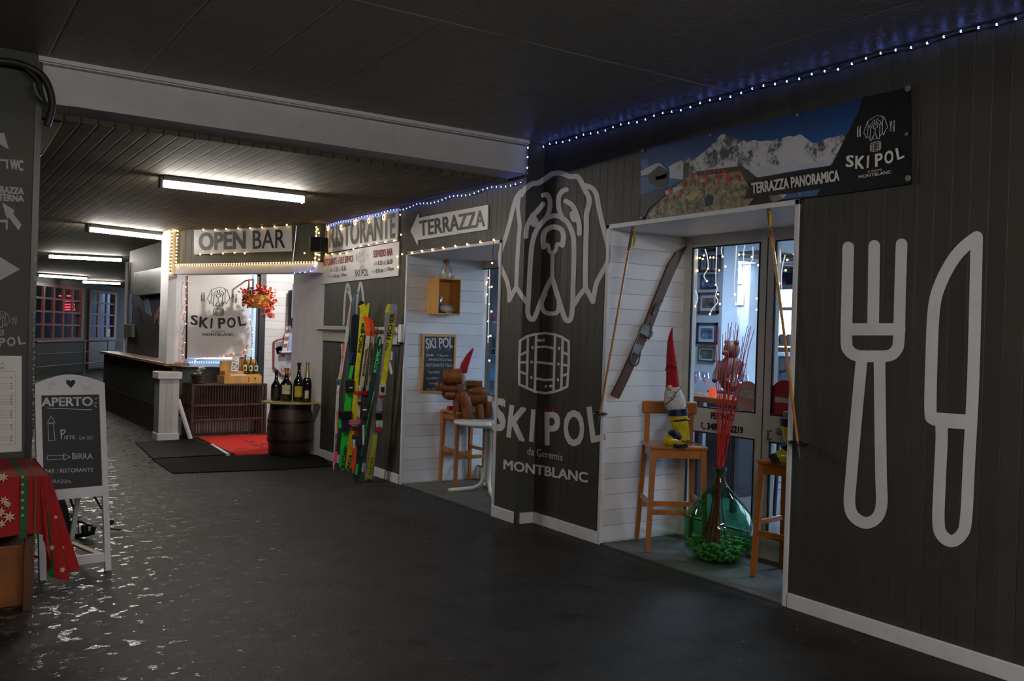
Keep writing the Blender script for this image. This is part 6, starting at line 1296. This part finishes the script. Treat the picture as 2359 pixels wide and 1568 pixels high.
f = Y(5.55); poly = [f(x/KO+OO[0], y/KO+OO[1]) for x, y in L_+R_[::-1]]
mb = MB(); n = len(pts)
for i in range(n-1):
    q = [L_[i], L_[i+1], R_[i+1], R_[i]]; mb.prism([f(x/KO+OO[0], y/KO+OO[1]) for x, y in q], (0, .022, 0))
mb.build('ski_body', M_oldw, t)
M_rust = M('worn_grey_metal', (120, 122, 122), .55, metal=.4, var=.4, scale=14)
def op(poly, nm, mat, h): MB().prism([Y(5.55-h)(x/KO+OO[0], y/KO+OO[1]) for x, y in poly], (0, h-.001, 0)).build(nm, mat, t, .003)
op([(330,935),(385,950),(372,1040),(310,1000)], 'toe_plate', M_rust, .02); op([(270,1080),(330,1095),(300,1170),(255,1150)], 'heel_plate', M_rust, .015); op([(425,800),(450,790),(415,870),(405,860)], 'front_clip', M_rust, .015)
def ot(pts_, r_, nm, mat, h=.02): MB().tube([Y(5.55-h)(x/KO+OO[0], y/KO+OO[1]) for x, y in cr(pts_, 3)], r_, 6).build(nm, mat, t)
ot([(340,950),(370,915),(395,925),(395,980)], .007, 'bail', M_rust); ot([(440,830),(462,780),(480,755)], .007, 'lever', M_rust, .025); ot([(370,1045),(395,1010),(392,985)], .012, 'toe_iron', M_rust); ot([(235,1180),(238,1230),(270,1248),(298,1220),(312,1140)], .006, 'leather_strap', M_blk, .03); ot([(330,950),(290,1040),(255,1130),(240,1190)], .0035, 'cable', M_rust, .022)
# ================================================================== LEFT SIDE: TABLE, BLACKBOARD STAND, PACK, PIPES
# cloth covered table
TX1, TY0, TY1, TZ_ = .63, 5.62, 6.40, .752
t = thing('cloth_table', (.1, 6.0, 0), 'table at the left edge hidden under a red flowered cloth', 'table')
MB().box((-1.0, TY0+.02, TZ_-.04), (TX1-.02, TY1-.02, TZ_-.006)).build('table_top', M_oldw, t)
for x in (-.9, TX1-.1):
    for y in (TY0+.06, TY1-.12): MB().box((x, y, 0), (x+.05, y+.05, TZ_-.04)).build('leg', M_oldw, t)
M_cloth = M('red_tablecloth', (160, 20, 24), .85, var=.12, scale=6); M_grn = M('green_ribbon_print', (30, 92, 54), .8); M_dai = M('daisy_print', (216, 206, 176), .8); M_dg = M('dark_green_dots', (70, 96, 40), .8)
mb = MB(); zt = TZ_
X0_ = -1.05
# top
mb.add([(X0_, TY0, zt), (TX1, TY0, zt), (TX1, TY1, zt), (X0_, TY1, zt)], [(0, 1, 2, 3)])
# front drop with soft waves, right drop and a long pointed corner
N = 40; nz = 10; top = []; 
def dropy(x): return .33 + .02*math.sin(x*9)
vs = []; 
for i in range(N+1):
    x = X0_+(TX1-X0_)*i/N
    for k in range(nz+1):
        u = k/nz; w_ = .012*math.sin(x*26)*u+.006*math.sin(x*61+2)*u
        vs.append((x, TY0-.004-abs(w_)*1-.012*u, zt-dropy(x)*u))
mb.add(vs, [(i*(nz+1)+k, (i+1)*(nz+1)+k, (i+1)*(nz+1)+k+1, i*(nz+1)+k+1) for i in range(N) for k in range(nz)], 0, True)
# corner fold: fan of the hanging corner
cf = []; A0 = Vector((TX1-.0, TY0, zt)); na = 18
for j in range(na+1):
    a = j/na; # sweeps from the front drop to the side drop
    ang = -math.pi/2+a*math.pi/2; rad = .03+.025*math.sin(a*math.pi*5)
    L = .345+(.58-.345)*math.sin(a*math.pi)**.8 if a < .5 else .52+(.58-.52)*math.sin(a*math.pi)
    for k in range(nz+1):
        u = k/nz; out = (.010+rad*1.6*u)*1.0
        cf.append((A0.x-.04*(1-a)*(1) + out*math.cos(ang)*1.7+.02*u, A0.y+out*math.sin(ang)*1.2+.05*a, zt-L*u))
mb.add(cf, [(i*(nz+1)+k, (i+1)*(nz+1)+k, (i+1)*(nz+1)+k+1, i*(nz+1)+k+1) for i in range(na) for k in range(nz)], 0, True)
sd_ = []; ns = 20
for i in range(ns+1):
    y = TY0+.04+(TY1-TY0-.04)*i/ns
    for k in range(nz+1):
        u = k/nz; sd_.append((TX1+.004+(.02+.02*math.sin(y*30))*u, y, zt-.40*u))
mb.add(sd_, [(i*(nz+1)+k, (i+1)*(nz+1)+k, (i+1)*(nz+1)+k+1, i*(nz+1)+k+1) for i in range(ns) for k in range(nz)], 0, True)
cl = mb.build('tablecloth', M_cloth, None); tag(cl, 'red cloth with green ribbons and white edelweiss flowers over the left table', 'tablecloth')
fz = Z(zt+.001); fy = Y(TY0-.032); KT = 4.6107; OT = (0, 1020)
def tq(pts): return [(x/KT+OT[0], y/KT+OT[1]) for x, y in pts]
def ribbon(xt, w_, mat, nm, dots=None):
    g = MB(); g.add([(xt, TY0-.001, zt+.0012), (xt+w_, TY0-.001, zt+.0012), (xt+w_, TY1, zt+.0012), (xt, TY1, zt+.0012)], [(0,1,2,3)])
    for k in range(12): za, zb_ = zt-.33*k/12, zt-.33*(k+1)/12; g.add([(xt, TY0-.038, za), (xt+w_, TY0-.038, za), (xt+w_, TY0-.038, zb_), (xt, TY0-.038, zb_)], [(0,1,2,3)])
    g.build(nm, mat, cl)
px_ = fy(222/KT, 1120).x; ribbon(px_, .034, M_grn, 'green_ribbon'); ribbon(fy(372/KT, 1120).x, .008, M_dg, 'dotted_line')
ribbon(px_-.36, .034, M_grn, 'green_ribbon')
def flower(x, z, r_, on_top=False, yv=None):
    g = MB()
    for k in range(7):
        a = 2*math.pi*k/7+x; e = [(0, 0), (r_*.45*math.cos(a-.35), r_*.45*math.sin(a-.35)), (r_*math.cos(a), r_*math.sin(a)), (r_*.45*math.cos(a+.35), r_*.45*math.sin(a+.35))]
        g.add([(x+u, yv-.001, z+v) if not on_top else (x+u, yv+v, zt+.0016) for u, v in e], [(0, 1, 2, 3)])
    e = [(r_*.2*math.cos(2*math.pi*k/8), r_*.2*math.sin(2*math.pi*k/8)) for k in range(8)]
    g.add([(x+u, yv-.003, z+v) if not on_top else (x+u, yv+v, zt+.0022) for u, v in e], [tuple(range(8))], 1)
    g.build('printed_flower', [M_dai, M_laby], cl)
yf_ = TY0-.040
for (x, y), r_ in (((30,365), .028), ((45,612), .026), ((80,652), .022), ((98,785), .032), ((5,735), .03), ((10,858), .026)):
    v = Y(yf_)(x/KT, y/KT+1020); flower(v.x, v.z, r_, yv=yf_)
for y in (360, 440, 523, 607, 688, 768): v = Y(yf_)(239/KT, y/KT+1020); flower(v.x, v.z, .010, yv=yf_-.002)
for x, y in ((.35, 5.75), (.2, 5.9), (.40, 6.2)): flower(x, 0, .04, True, y)
# ribbons on the hanging corner follow its folds
for jj, nm, mt, r_ in ((6, 'green_ribbon', M_grn, 1), (3, 'dotted_line', M_dg, 0), (13, 'dotted_line', M_dg, 0)):
    g = MB()
    for k in range(nz):
        a = [Vector(cf[(jj+e)*(nz+1)+kk]) for e, kk in ((0, k), (1, k), (1, k+1), (0, k+1))]
        if r_ == 0: a[1] = a[0].lerp(a[1], .35); a[2] = a[3].lerp(a[2], .35)
        g.add([v+(CAM-v).normalized()*.002 for v in a], [(0, 1, 2, 3)])
    g.build(nm, mt, cl)
for jj, kk in ((6, 3), (6, 5), (7, 7), (9, 4), (8, 9), (10, 7)):
    c = Vector(cf[jj*(nz+1)+kk]); c += (CAM-c).normalized()*.005; flower(c.x, c.z, .018 if kk % 2 else .012, yv=c.y)
# wooden chest under the table
o = MB().box((-.9, 5.78, 0), (.585, 6.3, .345)).build('wooden_chest', M('orange_brown_chest', (132, 74, 26), .5, var=.3, scale=5), None, .008); tag(o, 'orange brown wooden chest under the red clothed table', 'chest')
o = MB().box((-.9, 5.95, .35), (.40, 6.3, .60)).build('dark_box', M_blk, None, .02); tag(o, 'dark box on the wooden chest below the hanging cloth', 'box')
# blackboard stand
A1, A2 = Z(0)(92, 1338), Z(0)(257, 1313); u_ = (A2-A1).normalized(); bk = Vector((-u_.y, u_.x, 0)); Wd = (A2-A1).length
SBo = [A1+bk*.66, A2+bk*.66]; HT = 1.245
t = thing('blackboard_stand', (A1+A2)/2+bk*.3, 'white framed pavement blackboard stand with chalk arrows beside the clothed table', 'sandwich board')
lean = .22     # the top leans back
def FPt(a, h, d=0): q = A1+u_*a+bk*(lean*h/HT+d); return Vector((q.x, q.y, h))
def FM(name, poly, d0, d1, mat, bev=.002):
    p = [FPt(a, h, d0) for a, h in poly]; n = (FPt(0, 0, d1)-FPt(0, 0, d0)); return MB().prism(p, n).build(name, mat, t, bev)
FM('leg', [(0,0),(.038,0),(.038,HT-.04),(0,HT-.04)], 0, .03, M_white); FM('leg', [(Wd-.038,0),(Wd,0),(Wd,HT-.04),(Wd-.038,HT-.04)], 0, .03, M_white)
FM('lower_rail', [(.038,.06),(Wd-.038,.06),(Wd-.038,.115),(.038,.115)], .004, .026, M_white); FM('mid_rail', [(.03,.475),(Wd-.03,.475),(Wd-.03,.54),(.03,.54)], .002, .03, M_white)
arc = [(.0,1.13),(.0,1.205)]+[(Wd*k/14, 1.205+.055*math.sin(math.pi*k/14)) for k in range(1,14)]+[(Wd,1.205),(Wd,1.13)]
FM('arched_top', arc, -.002, .028, M_white); FM('blackboard', [(.036,.53),(Wd-.036,.53),(Wd-.036,1.14),(.036,1.14)], .012, .02, M_board)
ht = [(0,-.026),(-.028,.006),(-.028,.020),(-.018,.028),(-.007,.026),(0,.016),(.007,.026),(.018,.028),(.028,.020),(.028,.006)]
FM('heart_cutout', [(Wd/2+a, 1.20+h) for a, h in ht], -.004, -.0022, M_black, 0)
for a in (Wd*.24, Wd*.72):
    g = MB(); q = FPt(a, 1.185, -.0035); 
    FM('round_badge', [(a+.028*math.cos(2*math.pi*k/20), 1.188+.028*math.sin(2*math.pi*k/20)) for k in range(20)], -.0045, -.0022, M_chalk, 0)
HB = A1+bk*(lean+.02); 
def BPt(a, h): k = h/HT; q = A1+u_*a+bk*(.66*(1-k)+(lean+.035)*k); return Vector((q.x, q.y, h))
for a in (.02, Wd-.05): MB().prism([BPt(a, 0), BPt(a+.03, 0), BPt(a+.03, 1.1), BPt(a, 1.1)], bk*.025).build('rear_leg', M_white, t, .002)
MB().prism([BPt(.02, .065), BPt(Wd-.02, .065), BPt(Wd-.02, .10), BPt(.02, .10)], bk*.02).build('rear_rail', M_white, t, .002)
M_cob = boards('striped_slat_wood', (190, 176, 140), 1, .06, 0, .006, gd=.6)
for a in (.045, Wd-.09):
    p0, p1 = FPt(a, .10, .03), BPt(a, .075); MB().prism([p0, p0+u_*.042, p1+u_*.042, p1], (0, 0, .014)).build('side_slat', M_cob, t, .001)
# chalk writing
c0, n0 = FPt(0, .6, .0112), (FPt(1, 0)-FPt(0, 0)).cross(FPt(0, 1)-FPt(0, 0)); KA_ = 2.8; OA = (0, 840)
cmap = PL(c0, n0); g = []
for s_, q, b_ in (('APERTO', ((268,212),(598,205),(600,265),(268,268)), .03), ('P', ((388,420),(425,415),(420,460),(395,482)), 0), ('ISTE', ((415,458),(485,455),(485,480),(415,480)), 0), ('DA SCI', ((512,462),(600,458),(600,480),(512,482)), 0),
                  ('BiRRA', ((466,568),(598,572),(598,606),(466,608)), 0), ('BAR / RISTORANTE', ((290,672),(600,664),(600,688),(290,700)), 0), ('TERRAZZA.', ((285,738),(465,742),(465,762),(285,764)), 0)): g += text(s_, q, b_)
g += stroke([(302,278),(440,284),(592,290)], 4)+stroke([(305,374),(330,332),(355,374)], 3.2, True)+stroke([(310,380),(345,380),(354,486),(313,488)], 3.2, True)+stroke([(303,587),(408,583),(408,607),(305,613)], 3.2, True)+stroke([(410,574),(452,594),(414,615)], 3.2, True)
for p in ([(258,212),(268,220)], [(256,236),(264,238)], [(260,270),(268,264)], [(612,222),(626,216)], [(610,246),(626,246)], [(610,262),(622,272)]): g += stroke(p, 5)
flat('chalk_writing', [(sc_(g, KA_, *OA), M_chalk)], cmap, t)
# black backpack with poles behind the stand
M_pk = M('black_nylon', (18, 20, 26), .6, var=.3, scale=20, bmp=.3)
KP = 4.6107; fp = BB(175, 1238, 0)
def pk(x, y, d=0): return fp(x/KP, y/KP+1020, d)
b0 = pk(760, 1000); t = thing('backpack', (b0.x, b0.y, 0), 'black backpack with loose straps lying on the wet floor behind the blackboard stand', 'backpack')
kp = FD(b0)/KP
MB().tube([pk(590,560,.1), pk(640,700,.1), pk(670,850,.08), pk(690,960,.05)], [70*kp, 75*kp, 72*kp, 50*kp], 16).build('bag_body', M_pk, t)
MB().tube([pk(690,975,.0), pk(800,985,.0), pk(900,975,0), pk(980,950,0), pk(1000,880,0)], [22*kp, 22*kp, 24*kp, 30*kp, 26*kp], 10).build('hip_belt', M_pk, t)
MB().tube([pk(735,860), pk(760,830), pk(860,835), pk(930,870), pk(985,880)], [12*kp]*5, 8).build('shoulder_strap', M_pk, t); MB().tube([pk(740,860), pk(775,930), pk(800,985)], 12*kp, 8).build('shoulder_strap', M_pk, t)
MB().tube([pk(900,870), pk(900,950)], 35*kp, 10).build('buckle', M_pk, t)
MB().tube([pk(722,760), pk(750,752), pk(770,772), pk(745,792)], 9*kp, 6).build('carry_loop', M_pk, t); MB().tube([pk(585,628,-.05), pk(640,592,-.05)], 5*kp, 6).build('white_tab', M_sign, t)
for (a, b_, l) in (((725,540),(825,790),'thin black trekking pole standing among the backpack straps'), ((985,540),(1120,760),'thin black trekking pole right of the backpack, crossing the stand leg')):
    pa, pb = pk(*a, .12), pk(*b_, .12); dd = (pb-pa).normalized(); k_ = max(0, (pb.z-.012))/max(.05, -dd.z); pe = pb+dd*k_*.0
    tt_ = thing('trekking_pole', (pb.x, pb.y, 0), l, 'pole', 'trekking poles'); MB().tube([pa, pb], .009, 8).build('shaft', M_blk, tt_); MB().tube([pb, Vector((pb.x+.01, pb.y, .004))], [.006, .004], 6).build('tip', M_steel, tt_); MB().lathe([(0,0),(.035,.004),(.03,.012),(0,.014)], (pb.x, pb.y, pb.z), 12).build('pole_basket', M_blk, tt_)
o = MB().tube([pk(1075,905,.2), pk(1150,912,.2), pk(1285,922,.2)], 9*kp, 8).build('loose_strap', M_blk); tag(o, 'black pole end lying on the wet floor right of the blackboard stand', 'pole')
o = MB(); o.ell(pk(1185,840,.25), (28*kp, 20*kp, 30*kp), 12); tag(o.build('dark_clip', M_blk), 'small dark clip just right of the blackboard stand leg', 'clip')
# pipes and horn speaker at the top of the pillar
M_pipe = M('dark_pipe', (44, 44, 42), .5)
f = Y(6.36)
t = thing('ceiling_conduit', f(60, 150), 'thick dark conduit curving from the ceiling down the top of the pillar', 'conduit')
MB().tube([f(*p) for p in cr([(-40,138),(20,142),(60,152),(95,172),(112,200),(120,235),(117,262),(108,290)], 4)], .022, 10).build('outer_pipe', M_pipe, t)
MB().tube([f(*p) for p in cr([(60,158),(88,185),(95,210),(104,236),(122,250)], 3)], .012, 8).build('inner_pipe', M_pipe, t); MB().tube([f(*p) for p in cr([(78,190),(84,215),(100,232),(112,238)], 3)], .008, 8).build('inner_pipe', M_grey, t)
f = Y(6.42); t = thing('floodlight', f(110, 300), 'dark floodlight housing with bright edge fixed behind the pillar corner', 'lamp')
p = [Y(6.9)(*q) for q in ((92,240),(118,236),(150,262),(150,272),(98,356),(86,360))]; MB().prism(p, (0, .12, 0)).build('housing', M_blk, t, .01)
MB().tube([Y(6.895)(*q) for q in cr([(98,262),(108,254),(128,252),(146,258),(151,266)], 3)], .007, 6).build('rim', M_grey, t); MB().tube([Y(6.895)(*q) for q in ((150,270),(97,356))], .006, 6).build('rim', M_cob, t)
